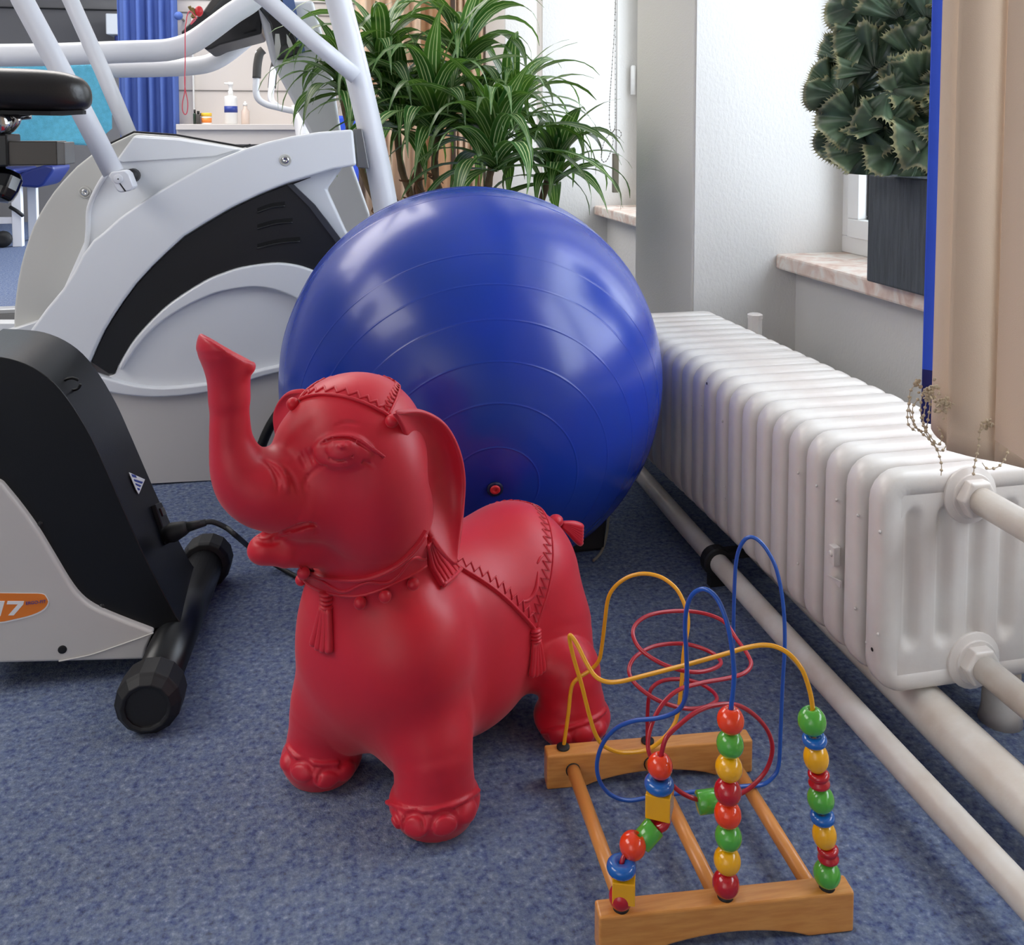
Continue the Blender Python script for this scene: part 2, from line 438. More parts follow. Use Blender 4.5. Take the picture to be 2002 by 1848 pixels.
g.mk('pipe_clamp', M_blackrub, pr, smooth=False, label='black pipe clamp with a rubber lining')
br = thing('heating_pipe', 'thick white painted heating pipe under the radiator near the wall', 'pipe', (0.83, 1.0, 0))
mk('pipe_run', *tube(cat_rom([(0.812, -0.3, 0.055), (0.821, 0.9, 0.055), (0.826, 1.15, 0.055), (0.84, 1.7, 0.055), (0.85, 2.9, 0.055)], 4), 0.031, 24), M_pipe, br)

# ------------------------------------------------------------------ cast radiator
RX0, RX1, RZ0, RZ1, RY0, PIT, NS = 0.738, 1.018, 0.088, 0.392, 1.112, 0.0546, 21
rad = thing('radiator', 'white enamelled column radiator under the marble window sill', 'radiator', (0.88, 1.6, 0))
def rrect(x0, x1, z0, z1, r, n=5):
    o = []
    for cx, cz, a0 in ((x1 - r, z1 - r, 0), (x0 + r, z1 - r, 90), (x0 + r, z0 + r, 180), (x1 - r, z0 + r, 270)):
        for k in range(n + 1):
            a = math.radians(a0 + 90 * k / n); o.append((cx + r * math.cos(a), cz + r * math.sin(a)))
    return o
def section():
    # one section: rounded slab with rounded rim, four pressed grooves on both faces and slots between the columns
    V = []; Fc = []
    hw = 0.0200
    prof = [(0.031, 0.5), (0.031, 0.985), (0.0145, 0.985), (0.0095, 0.95), (0.0048, 0.84), (0.0018, 0.66), (0.0004, 0.42), (0, 0.15), (0, -0.15), (0.0004, -0.42), (0.0018, -0.66), (0.0048, -0.84), (0.0095, -0.95), (0.0145, -0.985), (0.031, -0.985), (0.031, -0.5)]
    loops = []
    for ins, t in prof:
        L = rrect(RX0 + ins, RX1 - ins, RZ0 + ins, RZ1 - ins, max(0.042 - ins, 0.008))
        loops.append([(x, t * hw, z) for x, z in L])
    n = len(loops[0])
    for l in loops: V += l
    for i in range(len(loops) - 1):
        for k in range(n): Fc.append((i * n + k, i * n + (k + 1) % n, (i + 1) * n + (k + 1) % n, (i + 1) * n + k))
    return V, Fc, loops, hw
def groove_face(sgn, hw, gw=0.0):
    # grid on the flat face with vertical flutes sunk into it
    x0, x1, z0, z1 = RX0 + 0.0285, RX1 - 0.0285, RZ0 + 0.0285, RZ1 - 0.0285
    nx, nz = 60, 40; V = []; Fc = []
    for j in range(nz + 1):
        for i in range(nx + 1):
            x = x0 + (x1 - x0) * i / nx; z = z0 + (z1 - z0) * j / nz
            d = 0
            for c in (0.047, 0.096, 0.145, 0.194, 0.241):
                dx = (x - RX0 - c) / 0.0175
                zc = max(abs(z - (RZ0 + RZ1) / 2 - .008) - 0.082, 0) / 0.02
                q = math.sqrt(dx * dx + zc * zc)
                if q < 1: d = max(d, 0.5 + 0.5 * math.cos(math.pi * q))
            e = min(x - x0, x1 - x, z - z0, z1 - z); 
            y = hw * (0.985 + 0.03 * min(e / 0.02, 1)) - 0.0125 * d
            V.append((x, -sgn * y, z)); 
    for j in range(nz):
        for i in range(nx):
            a = j * (nx + 1) + i; Fc.append((a, a + 1, a + nx + 2, a + nx + 1))
    return V, Fc
V, Fc, loops, hw = section()
g = G(); g.add(V, Fc); 
g.add(*groove_face(1, hw)); g.add(*groove_face(-1, hw))
V0 = np.array(g.v)
first = mk('radiator_section', V0 + np.array((0, RY0, 0)), g.f, M_rad, rad, org=(0.88, RY0, 0.24))
for k in range(1, NS):
    c = first.copy(); COL.objects.link(c); c.parent = rad; c.location = first.location + Vector((0, k * PIT, 0))
g = G()
for z in (RZ1 - 0.045, RZ0 + 0.045):
    g.add(*tube([(0.94, RY0 - 0.01, z), (0.94, RY0 + (NS - 1) * PIT + 0.02, z)], 0.026, 16))
g.mk('hub_tube', M_rad, rad)
for nm, px, py, z in (('upper', 1905, 972, 0), ('lower', 1912, 1298, 0)):
    c = PY(px, py, RY0 - 0.03)
    y0 = RY0 - hw
    mk('radiator_nut', *lathe([(0.040, -0.001), (0.040, 0.003), (0.031, 0.007), (0.031, 0.009)], (c[0], y0, c[2]), (0, -1, 0), 26), M_rad, rad, bevel=0.001)
    mk('radiator_nut', *lathe([(0.0275, 0.007), (0.0275, 0.022), (0.0245, 0.024)], (c[0], y0, c[2]), (0.0, -1, 0.0), 6), M_rad, rad, smooth=False, bevel=0.002)
    mk('supply_pipe', *tube([(c[0], y0 - 0.01, c[2]), (c[0] + 0.004, y0 - 0.5, c[2] - 0.01), (c[0] + 0.004, y0 - 1.2, c[2] - 0.02)], 0.0185, 20), M_pipe, rad)
mk('vent_stub', *lathe([(0.0, 0), (0.018, 0), (0.018, 0.055), (0.0195, 0.055), (0.0195, 0.064), (0.014, 0.067)], (1.075, 2.13, 0.33), (0, 0, 1), 8), M_rad, rad, smooth=False)
mk('radiator_leg', *lathe([(0.030, 0), (0.026, 0.02), (0.024, RZ0 + 0.02)], (0.966, 1.135, 0), (0, 0, 1), 18), M_pipe, rad)
mk('radiator_leg', *lathe([(0.030, 0), (0.026, 0.02), (0.024, RZ0 + 0.02)], (0.945, 2.0, 0), (0, 0, 1), 18), M_pipe, rad)
# the metering boss on one section, with flaked paint
c = PX(1632, 1085, RX0 - 0.001)
g = G(); g.add(*box((RX0 - 0.007, c[1] - 0.007, c[2] - 0.014), (RX0 + 0.004, c[1] + 0.007, c[2] + 0.014)))
g.add(*lathe([(0.0045, 0), (0.0045, 0.003), (0.002, 0.004)], (RX0 - 0.006, c[1], c[2] + 0.003), (-1, 0, 0), 12))
g.mk('mounting_boss', M_rad, rad, smooth=False, bevel=0.0015)
g = G()
a = [PX(1617, 1125, RX0 - 0.002), PX(1630, 1131, RX0 - 0.004), PX(1642, 1137, RX0 - 0.002), PX(1642, 1150, RX0)]
g.add(*ext([tuple(q) for q in a], (0.003, 0, 0)))
g.mk('paint_flake', M_rad, rad, smooth=False)
chips = [(1382, 750), (1705, 1270), (1590, 886), (1560, 1040)]
for i, (px, py) in enumerate(chips[:2]):
    q = PX(px, py, RX0 - 0.0002)
    mk('paint_chip', *lathe([(0.0028, 0), (0.0022, 0.0006)], q, (-1, 0, 0), 10), M_blackrub, rad)
random.seed(4)
g = G()
for px, py in ((1560, 925), (1596, 950), (1635, 978), (1677, 1008), (1720, 1040), (1672, 1190), (1560, 1102), (1372, 930), (1417, 952), (1417, 976), (1716, 1240), (1694, 1256), (1371, 795), (1412, 824)):
    q = PX(px, py, RX0 + 0.001); g.add(*ellip(q, (0.002, 0.0018, 0.0024), 8, 6))
g.mk('enamel_drop', M_rad, rad, kind='stuff')

# ------------------------------------------------------------------ vertical blind, near right
def slat(px0, px1, pyb, D0, D1, name, m, lab, pyb1=None, ztop=2.5, z_split=None):
    a = P(px0, pyb, D0); b = P(px1, pyb1 or pyb, D1); n = 10; V = []; Fc = []
    d = b - a; nrm = np.array([d[1], -d[0], 0]); nrm /= np.linalg.norm(nrm) + 1e-9
    for j, t in enumerate((0, 0.012, 1)):
        for i in range(n + 1):
            u = i / n; p = a + d * u; zb = p[2]
            V.append((p[0] + nrm[0] * 0.004 * math.sin(math.pi * u), p[1] + nrm[1] * 0.004 * math.sin(math.pi * u), zb + (ztop - zb) * t))
    for j in range(2):
        for i in range(n): q = j * (n + 1) + i; Fc.append((q, q + 1, q + n + 2, q + n + 1))
    return V, Fc
vb = thing('vertical_blind', 'cream vertical blind slats hanging in front of the radiator, one edged in blue', 'blind', (0.82, 1.0, 0.43))
for px0, px1, b0, b1, D0, D1 in ((1821, 1856, 838, 872, 1.215, 1.185), (1850, 1949, 880, 903, 1.175, 1.165), (1944, 2075, 901, 930, 1.160, 1.15), (2070, 2190, 930, 960, 1.14, 1.13)):
    V, Fc = slat(px0, px1, b0, D0, D1, '', None, '', b1)
    mk('blind_slat', V, Fc, M_slat, vb, solid=0.0016)
for k in range(10):                       # unseen slats added to block window light from the floor by the radiator
    y = .93 - .12 * k; V, Fc = box((.835 - .03, y - .06, .47), (.845 - .03, y + .058, 2.5))
    V = [(x + (q - y) * .25, q, z) for x, q, z in V]; mk('blind_slat', V, Fc, M_slat, vb, smooth=False)
a, b = P(1802, 826, 1.235), P(1826, 832, 1.225); zt = P(1806, 722, 1.235)[2]
def strip(z0, z1, nm, m, lab):
    V = [(a[0], a[1], z0), (b[0], b[1], z0), (b[0], b[1], z1), (a[0], a[1], z1)]
    V = V[:2] + V[2:]; mk(nm, *ext(V, (0.0, 0.002, 0)), m, vb, smooth=False, label=lab)
strip(zt, 2.5, 'blind_slat', M_slatb, 'blue slat seen edge on')
strip(a[2], zt, 'slat_hem', M_slatn, 'navy lower end of the blue slat')
mk('blind_track', *box((0.70, -0.3, 2.5), (0.90, 1.3, 2.55)), M_pvc, vb, smooth=False, bevel=0.003)
# bead chains and chain clips along the bottom of the slats
CH = [([(1782, 775), (1775, 800), (1776, 830), (1790, 843)], 1.20), ([(1790, 752), (1780, 765), (1777, 790), (1783, 822), (1800, 845), (1818, 860), (1830, 875), (1840, 905), (1840, 930)], 1.195),
      ([(1806, 760), (1800, 790), (1802, 820), (1812, 850), (1826, 872), (1840, 882), (1850, 870), (1853, 850)], 1.19),
      ([(1815, 770), (1808, 800), (1806, 830), (1820, 855), (1835, 870), (1842, 850), (1832, 835)], 1.188),
      ([(1820, 775), (1816, 810), (1808, 842), (1790, 835), (1784, 800), (1795, 780)], 1.192),
      ([(1930, 820), (1917, 835), (1914, 860), (1912, 880), (1906, 905), (1903, 930)], 1.155), ([(1920, 905), (1928, 915), (1938, 917), (1955, 910), (1968, 890), (1972, 865), (1978, 840), (1985, 835), (1998, 855), (2000, 875)], 1.148)]
cb = G(); cw = G()
for pts, D in CH:
    w = cat_rom([P(x, y, D) for x, y in pts], 10); cw.add(*tube(w, 0.0006, 5))
    s = 0
    for i in range(1, len(w)):
        s += np.linalg.norm(w[i] - w[i - 1])
        if s > 0.0085: s = 0; cb.add(*ellip(w[i], 0.0021, 7, 5))
ch = cw.mk('bead_chain_cord', M_chain, vb)
cb.mk('bead_chain', M_chain, vb, kind='stuff')
random.seed(9); g = G()
for px, py, D, n, sp_ in ((1816, 768, 1.185, 46, 15), (1845, 790, 1.165, 46, 16), (1792, 752, 1.20, 14, 8), (1930, 830, 1.150, 20, 11), (1980, 842, 1.143, 24, 12)):
    for k in range(n):
        q = P(px + random.gauss(0, sp_ * .5), py + random.gauss(0, sp_ * .6), D - random.random() * 0.006)
        g.add(*ellip(q, (random.uniform(.0015, .004), .0014, random.uniform(.0012, .0034)), 6, 4, (random.random() - .5, random.random() - .5, 1)))
g.mk('chain_clip_cluster', M_chain, vb, smooth=False, kind='stuff')

# blind cord in the second niche with its weight
bc = thing('blind_cord', 'beaded blind cord with a long beige weight hanging before the far window niche', 'blind cord', P(1204, 378, 3.05))
D = 3.05
g = G()
g.add(*tube([P(1206.5, -60, D), P(1205, 302, D)], 0.0013, 6)); g.add(*tube([P(1203, 180, D), P(1203, 302, D)], 0.0008, 6))
g.mk('cord', M_chaing, bc)
mk('cord_weight', *box(tuple(P(1199, 377, D)), tuple(P(1211.5, 300, D) + np.array((0, 0.02, 0)))), M_weight, bc, smooth=False, bevel=0.002)
loop = [(1204, -40), (1201, 60), (1196, 140), (1192, 200), (1192, 245), (1200, 268), (1210, 270), (1215, 262), (1209, 254), (1199, 256), (1196, 266), (1199, 276), (1192, 302), (1184, 316), (1177, 314), (1176, 298), (1182, 276), (1192, 262), (1202, 250), (1203, 200), (1203, 100), (1204, -40)]
w = cat_rom([P(x, y, D - 0.01) for x, y in loop], 10); g = G(); s = 0
for i in range(1, len(w)):
    s += np.linalg.norm(w[i] - w[i - 1])
    if s > 0.008: s = 0; g.add(*ellip(w[i], 0.0022, 6, 4))
g.add(*tube(w, 0.0007, 4)); g.mk('bead_chain', M_chaing, bc, kind='stuff')

# ------------------------------------------------------------------ gym ball
bR, bc0 = 0.380, P(923, 735, 1.885)
bc0[2] = 0.356
gb = thing('gym_ball', 'large blue inflated gym ball with fine grip rings behind the red elephant', 'exercise ball', (bc0[0], bc0[1], 0))
v = P(968, 957, 1.0) - np.array((0, 0, H)); v /= np.linalg.norm(v)
oc = bc0 - np.array((0, 0, H)); t_ = v.dot(oc); t_ = t_ - math.sqrt(max(t_ * t_ - oc.dot(oc) + bR * bR, 0))
va = v * t_ + np.array((0, 0, H)) - bc0; va /= np.linalg.norm(va)
rings = [11.3, 22.2, 32.3, 42.8, 52.4, 62, 90.5, 101, 111, 121, 131, 141, 151, 162]
lat = sorted(set([0.8] + [a for a in range(2, 180, 2) if min(abs(a - r) for r in rings) > .95] + [r + d for r in rings for d in (-0.9, -0.5, -0.3, -0.12, 0, 0.12, 0.3, 0.5, 0.9)]))
prof = []
for a in lat:
    h = max([math.exp(-((a - r) / 0.13) ** 2) for r in rings]) * 0.0006
    rr = bR + h
    if a < 2.5: rr -= 0.002
    prof.append((rr * math.sin(math.radians(a)), rr * math.cos(math.radians(a))))
V, Fc = lathe(prof, bc0, va, 160)
V = np.array(V); V[:, 2] = np.where(V[:, 2] < 0.02, 0.02 * np.exp((V[:, 2] - 0.02) / 0.02), V[:, 2])
mk('ball_skin', V, Fc, M_ball, gb)
vp = bc0 + va * bR
mk('valve_rim', *lathe([(0.0135, -0.002), (0.0135, 0.0006), (0.0085, 0.001)], vp, va, 24), M_valver, gb, label='dark dished valve rim')
mk('valve_plug', *lathe([(0.0085, -0.002), (0.0085, 0.002), (0.0068, 0.0034), (0.003, 0.0034), (0.0025, 0.002), (0.0, 0.002)], vp, va, 20), M_valve, gb, label='red valve plug')
# ------------------------------------------------------------------ dark foot pump and its cable behind the ball
q = FL(1172, 1080, 0)
fp = thing('black_foot_stand', 'black wedge-shaped foot stand on the carpet behind the elephant and ball', 'stand', (q[0], q[1], 0))
mk('stand_body', *ext([(q[0] - .06, q[1] + .005, 0), (q[0] + .012, q[1] + .005, 0), (q[0] + .026, q[1] + .02, 0.085), (q[0] - 0.06, q[1] + .03, 0.07)], (0, 0.05, 0)), M_blackrub, fp, smooth=False, bevel=0.006)
cbl = cat_rom([FL(1192, 975, 0.03), FL(1190, 1010, 0.02), FL(1185, 1050, 0.006), FL(1175, 1080, 0.004), FL(1160, 1096, 0.004)], 8)
tag(mk('floor_cable', *tube(cbl, 0.0028, 8), M_weight), 'thin grey cable looping on the carpet beside the black stand', 'cable')
# ------------------------------------------------------------------ bead maze
bm_ = thing('bead_maze', 'wooden bead maze toy with red, blue and yellow wires standing on the carpet', 'toy', (0.425, 1.003, 0))
ux = np.array((0.274, -0.025, 0)); LB = 0.2755; ux /= np.linalg.norm(ux); uy = np.array((-ux[1], ux[0], 0))
def bar(p0, nm):              # p0: front left corner on the floor
    th, hh = 0.0245, 0.045; p0 = np.array((p0[0], p0[1], 0)); prof = []
    prof += [(0, 0), (0.05, 0)]
    for k in range(1, 12): t = k / 12; prof.append((0.05 + (LB - 0.1) * t, 0.0135 * math.sin(math.pi * t) ** 0.75))
    prof += [(LB - 0.05, 0), (LB, 0), (LB, hh), (0, hh)]
    out = [p0 + ux * x + np.array((0, 0, z)) for x, z in prof]
    return mk(nm, *ext(out, uy * th), M_wood, bm_, smooth=False, bevel=0.0028, seg=3, ang=40)
B0, B1 = np.array((0.282, 0.880, 0)), np.array((0.2915, 1.133, 0))
bar(B0, 'base_bar'); bar(B1, 'base_bar')
for t, (fx, fy) in enumerate(((1104, 1504), (1262, 1490), (1453, 1492))):
    z = 0.0225; s_ = (0.034, 0.137, 0.243)[t]
    a = B0 + ux * s_ + uy * 0.02; b = B1 + ux * s_ + uy * 0.004; a[2] = b[2] = z + 0.002
    mk('connecting_rod', *tube([a, b], 0.0083, 18), M_rod, bm_)
    mk('rod_washer', *lathe([(0.0083, -0.001), (0.0095, 0), (0.0095, 0.0006)], b - uy * 0.0045, -uy, 18), M_blackrub, bm_)
HOL = [FL(1214, 1775, .045), FL(1418, 1753, .045), FL(1616.6, 1734, .045), FL(1101, 1462, .045), FL(1266, 1450, .045), FL(1434, 1437, .045)]
for h in HOL:
    mk('grommet', *lathe([(0.0085, -0.001), (0.0085, 0.0022), (0.0065, 0.003), (0.0032, 0.003)], h, (0, 0, 1), 20), M_blackrub, bm_)
DN, DF = 0.947, 1.199
k3 = 660 / 1491
def c3(pts, nm, m, r=0.0025, n=8):          # (x, y, t): crop position and depth between the bars
    w = cat_rom([P(1040 + x * k3, 1030 + y * k3, DN + (DF - DN) * t) for x, y, t in pts], n)
    return mk(nm, *tube(w, r, 10), m, bm_), w
def c4(x, y): return ((1050 + x * .3247 - 1040) / k3, (1380 + y * .3247 - 1030) / k3)
sx0, sy0 = c4(520, 1215)
red = [(sx0, sy0, -.055)] + [c4(*q) + (t,) for q, t in (((512, 1160), -.055), ((520, 1080), -.05), ((508, 970), -.045), ((525, 905), -.03), ((578, 840), 0), ((670, 775), .04), ((725, 700), .07), ((742, 640), .08), ((740, 570), .08), ((738, 470), .08), ((740, 365), .08))]
red += [(575, 990, .08), (595, 930, .09), (645, 880, .12), (720, 822, .17), (800, 790, .22), (900, 787, .28), (980, 830, .33), (1040, 900, .36), (1062, 980, .37), (1040, 1065, .37), (990, 1130, .36), (930, 1175, .34), (850, 1203, .31), (760, 1208, .29), (700, 1195, .28), (640, 1160, .27), (575, 1090, .27), (530, 1030, .28), (512, 960, .30), (530, 870, .34), (580, 780, .39), (650, 720, .44), (750, 690, .50), (870, 668, .56), (940, 645, .60), (968, 608, .66), (950, 560, .72), (900, 490, .82), (860, 430, .88), (800, 395, .92), (720, 376, .93), (620, 373, .90), (520, 390, .84), (460, 430, .78), (447, 480, .72), (480, 542, .65), (560, 598, .58), (650, 632, .55), (730, 642, .56), (800, 628, .62), (835, 600, .70), (800, 560, .80), (720, 527, .88), (640, 516, .90), (540, 528, .86), (462, 570, .78), (430, 622, .72), (442, 675, .66), (500, 732, .60), (580, 777, .56), (680, 803, .58), (760, 798, .64), (815, 768, .72), (800, 730, .82), (740, 692, .92), (660, 674, .99), (580, 680, 1.02), (530, 712, 1.0), (515, 765, 1.0), (510, 850, 1.0), (510, 945, 1.0)]
blu = [(c4(1135, 1150)) + (0,), c4(1137, 1070) + (0,), c4(1148, 650) + (.0,), c4(1155, 370) + (.0,), (880, 800, 0), (887, 740, 0), (893, 650, 0), (882, 530, .01), (860, 420, .03), (825, 330, .06), (785, 285, .09), (745, 277, .12), (705, 305, .15), (683, 365, .17), (676, 450, .19), (682, 560, .21), (684, 680, .23), (676, 760, .25), (640, 815, .28), (560, 845, .32), (450, 858, .38), (370, 893, .42), (312, 960, .46), (287, 1050, .48), (302, 1130, .49), (350, 1185, .50), (425, 1209, .52), (520, 1195, .56), (650, 1178, .60), (800, 1162, .65), (940, 1146, .70), (1015, 1140, .73), (1065, 1105, .75), (1090, 1050, .76), (1098, 900, .78), (1107, 700, .80), (1117, 500, .82), (1108, 330, .84), (1080, 190, .87), (1042, 110, .90), (1000, 60, .93), (962, 46, .95), (930, 70, .97), (905, 135, .99), (895, 250, 1), (890, 450, 1), (888, 700, 1), (889, 915, 1)]
yel = [c4(1745, 1090) + (.05,), c4(1745, 1010) + (.05,), c4(1708, 560) + (.05,), c4(1655, 90) + (.05,), (1240, 810, .05), (1228, 730, .05), (1195, 635, .06), (1145, 570, .08), (1085, 533, .10), (1020, 523, .13), (940, 536, .16), (860, 560, .19), (700, 605, .25), (500, 657, .32), (400, 682, .36), (330, 685, .39), (280, 660, .41), (240, 600, .44), (200, 520, .48), (170, 480, .50), (168, 510, .51), (190, 600, .51), (220, 700, .51), (250, 820, .51), (280, 915, .51), (315, 965, .52), (370, 993, .54), (430, 998, .57), (510, 985, .61), (570, 945, .64), (620, 888, .67), (645, 820, .70), (660, 700, .73), (670, 560, .76), (690, 430, .79), (676, 350, .82), (642, 280, .85), (592, 235, .88), (540, 213, .91), (480, 208, .93), (420, 225, .95), (367, 265, .96), (336, 320, .97), (322, 420, .98), (310, 520, .99), (296, 590, .99), (260, 632, 1), (210, 665, 1), (182, 692, 1), (170, 735, 1), (160, 830, .98), (138, 985, .96)]
c3(red, 'wire', M_wr)[0]['label'] = 'red wire wound into flat spirals'
c3(blu, 'wire', M_wb)[0]['label'] = 'blue wire with two tall arches'
c3(yel, 'wire', M_wy)[0]['label'] = 'yellow wire with a long low arch'
def bead(kind, col, cx, cy, t, rp, ax=(0, 0, 1), rot=0.0):
    D = DN + (DF - DN) * t; px, py = 1050 + cx * .3247, 1380 + cy * .3247
    c = P(px, py, D); r = rp * .3247 * D / F * 1.05; ax = np.array(ax, float)
    h0 = 0.0042
    if kind == 's':
        prof = [(h0, -r * .93)] + [(r * math.cos(math.radians(a)), r * math.sin(math.radians(a))) for a in range(-64, 65, 8)] + [(h0, r * .93), (h0 - .001, r * .7)]
    elif kind == 'e':
        prof = [(h0, -r * 1.0)] + [(r * .93 * math.cos(math.radians(a)), r * 1.12 * math.sin(math.radians(a))) for a in range(-66, 67, 6)] + [(h0, r * 1.0), (h0 - .001, r * .7)]
    elif kind == 'd':
        prof = [(h0, -r * .38)] + [(r * (.62 + .38 * math.cos(math.radians(a))), r * .42 * math.sin(math.radians(a))) for a in range(-80, 81, 16)] + [(h0, r * .38), (h0 - .001, r * .2)]
    elif kind == 'rib':
        prof = [(h0, -r * .75), (r * .8, -r * .74), (r, -r * .55), (r, -r * .3), (r * .8, -r * .08), (r * .8, r * .08), (r, r * .3), (r, r * .55), (r * .8, r * .74), (h0, r * .75), (h0 - .001, r * .5)]
    elif kind == 'cyl':
        prof = [(h0, -r * 1.0), (r * .9, -r), (r, -r * .92), (r, r * .92), (r * .9, r), (h0, r), (h0 - .001, r * .7)]
    if kind == 'cube':
        V, Fc = box((-r, -r, -r), (r, r, r)); V = np.array(V); a = rot; ca, sa = math.cos(a), math.sin(a)
        V = np.stack([V[:, 0] * ca - V[:, 1] * sa, V[:, 0] * sa + V[:, 1] * ca, V[:, 2]], 1)
        u, w, a_ = frame(ax); V = V[:, :1] * u + V[:, 1:2] * w + V[:, 2:] * a_ + c
        return mk('bead', V, Fc, M_bead[col], bm_, smooth=False, bevel=0.0012, seg=3, label=BN[col] + ' cube bead')
    V, Fc = lathe(prof, c, ax, 26)
    shp = {'s': 'round', 'e': 'oval', 'd': 'disc', 'rib': 'ribbed', 'cyl': 'cylinder'}[kind]
    return mk('bead', V, Fc, M_bead[col], bm_, label=BN[col] + ' ' + shp + ' bead')
for x, y, c in ((1165, 87, 'o'), (1162, 230, 'g'), (1155, 372, 'y'), (1148, 515, 'r'), (1148, 652, 'o'), (1152, 788, 'g'), (1145, 930, 'y'), (1137, 1070, 'r')):
    bead('s', c, x, y, 0, 81, (0.02, 0, 1))
LE = (-0.08, 0.0, 1)
bead('s', 'g', 1655, 92, .05, 84, LE); bead('d', 'b', 1670, 205, .05, 74, LE); bead('e', 'y', 1680, 312, .05, 80, LE)
bead('rib', 'r', 1697, 440, .05, 63, LE); bead('s', 'g', 1708, 562, .05, 80, LE); bead('d', 'b', 1718, 668, .05, 74, LE)
bead('e', 'y', 1730, 775, .05, 77, LE); bead('rib', 'r', 1752, 890, .05, 62, LE); bead('s', 'g', 1745, 1012, .05, 80, LE)
def cw(v): return C2W(np.array(v, float))
bead('s', 'o', 740, 362, .08, 76); bead('d', 'b', 735, 470, .08, 90); bead('cube', 'y', 738, 574, .08, 74, rot=-PSI - .33)
bead('d', 'r', 738, 690, .07, 72, cw((.55, .25, -.9))); bead('cyl', 'g', 668, 776, .04, 66, cw((.75, .3, .65)))
bead('s', 'o', 576, 842, 0, 80, cw((.5, .1, .9))); bead('d', 'b', 508, 970, -.045, 90); bead('cube', 'y', 523, 1088, -.05, 68, rot=-PSI - .15)
bead('s', 'r', 505, 1150, -.055, 74); bead('cyl', 'g', 1030, 576, .29, 66, cw((1, .1, .05)))

# ------------------------------------------------------------------ exercise bike, front left
bk = thing('exercise_bike', 'black and white exercise bike front with orange logo sticker and black saddle', 'exercise bike', (-0.5, 1.62, 0))
YN, YF = 1.52, 1.70
k2, oy2 = 600 / 1304, 650
def b3(x, y, Y): return tuple(PY(x * k2, oy2 + y * k2, Y))
# black shell: rounded slab; near face outline (crop of the photo), extruded back
near = [(-160, 96), (-60, 100), (40, 112), (140, 150), (230, 215), (310, 315), (390, 450), (450, 580), (520, 740), (600, 920), (680, 1080), (745, 1200), (768, 1232), (740, 1242), (655, 1262), (560, 1268), (300, 1200), (-160, 900)]
mk('front_shell', *ext(smoothpoly([b3(x, y, YN) for x, y in near[:13]], 3, False) + [b3(x, y, YN) for x, y in near[13:]], (0.0, 0.19, 0)), M_shell, bk, bevel=0.022, seg=6, ang=50)
# white side panel with its curved parting line
side = [(-160, 600)] + smoothpoly([(0, 636), (70, 720), (130, 800), (170, 860), (230, 960), (290, 1060), (340, 1125), (400, 1170), (500, 1215), (655, 1274)], 3, False) + [(640, 1300), (622, 1345), (612, 1392), (300, 1400), (-160, 1412)]
mk('side_panel', *ext([b3(x, y, YN - .012) for x, y in side], (0, 0.022, 0)), M_cover, bk, bevel=0.005, seg=3)
mk('side_panel', *ext([tuple(np.array(b3(x, y, YN - .012)) + np.array((0, 0.19, 0))) for x, y in side], (0, 0.022, 0)), M_cover, bk, bevel=0.005, seg=3)
mk('lower_sill', *ext([b3(x, y, YN) for x, y in ((-160, 1280), (650, 1290), (618, 1390), (-160, 1408))], (0, 0.18, 0)), M_shell, bk, bevel=0.004)
sw = smoothpoly([(250, 1400), (380, 1375), (500, 1335), (600, 1300), (652, 1280)], 3, False)
mk('panel_crease', *tube([np.array(b3(x, y - 3, YN - .0135)) for x, y in sw], 0.0012, 6), M_cover, bk)
mk('screw_hole', *lathe([(0.0065, -.001), (0.0065, 0.0004), (0.004, 0.0006)], b3(265, 1348, YN - .0122), (0, -1, 0), 20), M_gasket, bk)
for x, y in ((170, 815), (432, 1165)): mk('panel_screw', *lathe([(0.004, -.001), (0.004, 0.0006)], b3(x, y, YN - .0005), (0, -1, 0), 14), M_bar, bk)
# orange sticker: flat prints on the white panel
stk = smoothpoly([(-120, 1108), (0, 1107), (100, 1108), (180, 1110), (200, 1125), (208, 1150), (190, 1180), (140, 1205), (60, 1225), (0, 1236), (-120, 1240)], 3)
yy = YN - .0125
mk('logo_sticker', *ext([b3(x, y, yy - .0004) for x, y in stk], (0, .0006, 0)), M_print, bk, smooth=False, label='white edged sticker')
stk2 = [(x if x < 0 else x - 4, y + (2 if y < 1150 else -5)) for x, y in stk]
so = mk('logo_sticker', *ext([b3(x, y, yy - .0008) for x, y in stk2], (0, .0006, 0)), M_orange, bk, smooth=False, label='orange sticker with white digits')
def glyph(poly, nm, m): mk(nm, *ext([b3(x, y, yy - .0012) for x, y in poly], (0, .0006, 0)), m, so, smooth=False)
glyph([(32, 1142), (102, 1142), (99, 1156), (58, 1203), (34, 1203), (76, 1156), (28, 1156)], 'sticker_digit', M_print)
glyph([(-32, 1142), (20, 1142), (2, 1206), (-14, 1206), (0, 1156), (-18, 1156), (-32, 1206), (-50, 1206)], 'sticker_digit', M_print)
def text(body, loc, size, nm, m, par, rotm, extr=0.0002, label=None):
    cu = bpy.data.curves.new(nm, 'FONT'); cu.body = body; cu.size = size; cu.extrude = extr; cu.align_x = 'CENTER'; cu.align_y = 'CENTER'
    t = bpy.data.objects.new(nm + '_tmp', cu); COL.objects.link(t); dg = bpy.context.evaluated_depsgraph_get(); dg.update()
    me = bpy.data.meshes.new_from_object(t.evaluated_get(dg)); bpy.data.objects.remove(t)
    V = [rotm @ v.co + Vector(loc) for v in me.vertices]; Fc = [tuple(p.vertices) for p in me.polygons]
    bpy.data.meshes.remove(me)
    return mk(nm, [tuple(v) for v in V], Fc, m, par, smooth=False, label=label)
RF = Matrix.Rotation(R90, 3, 'X')
c = b3(152, 1148, yy - .0014); text('ERGO-FIT', c, 0.0066, 'sticker_text', M_navy, so, RF)
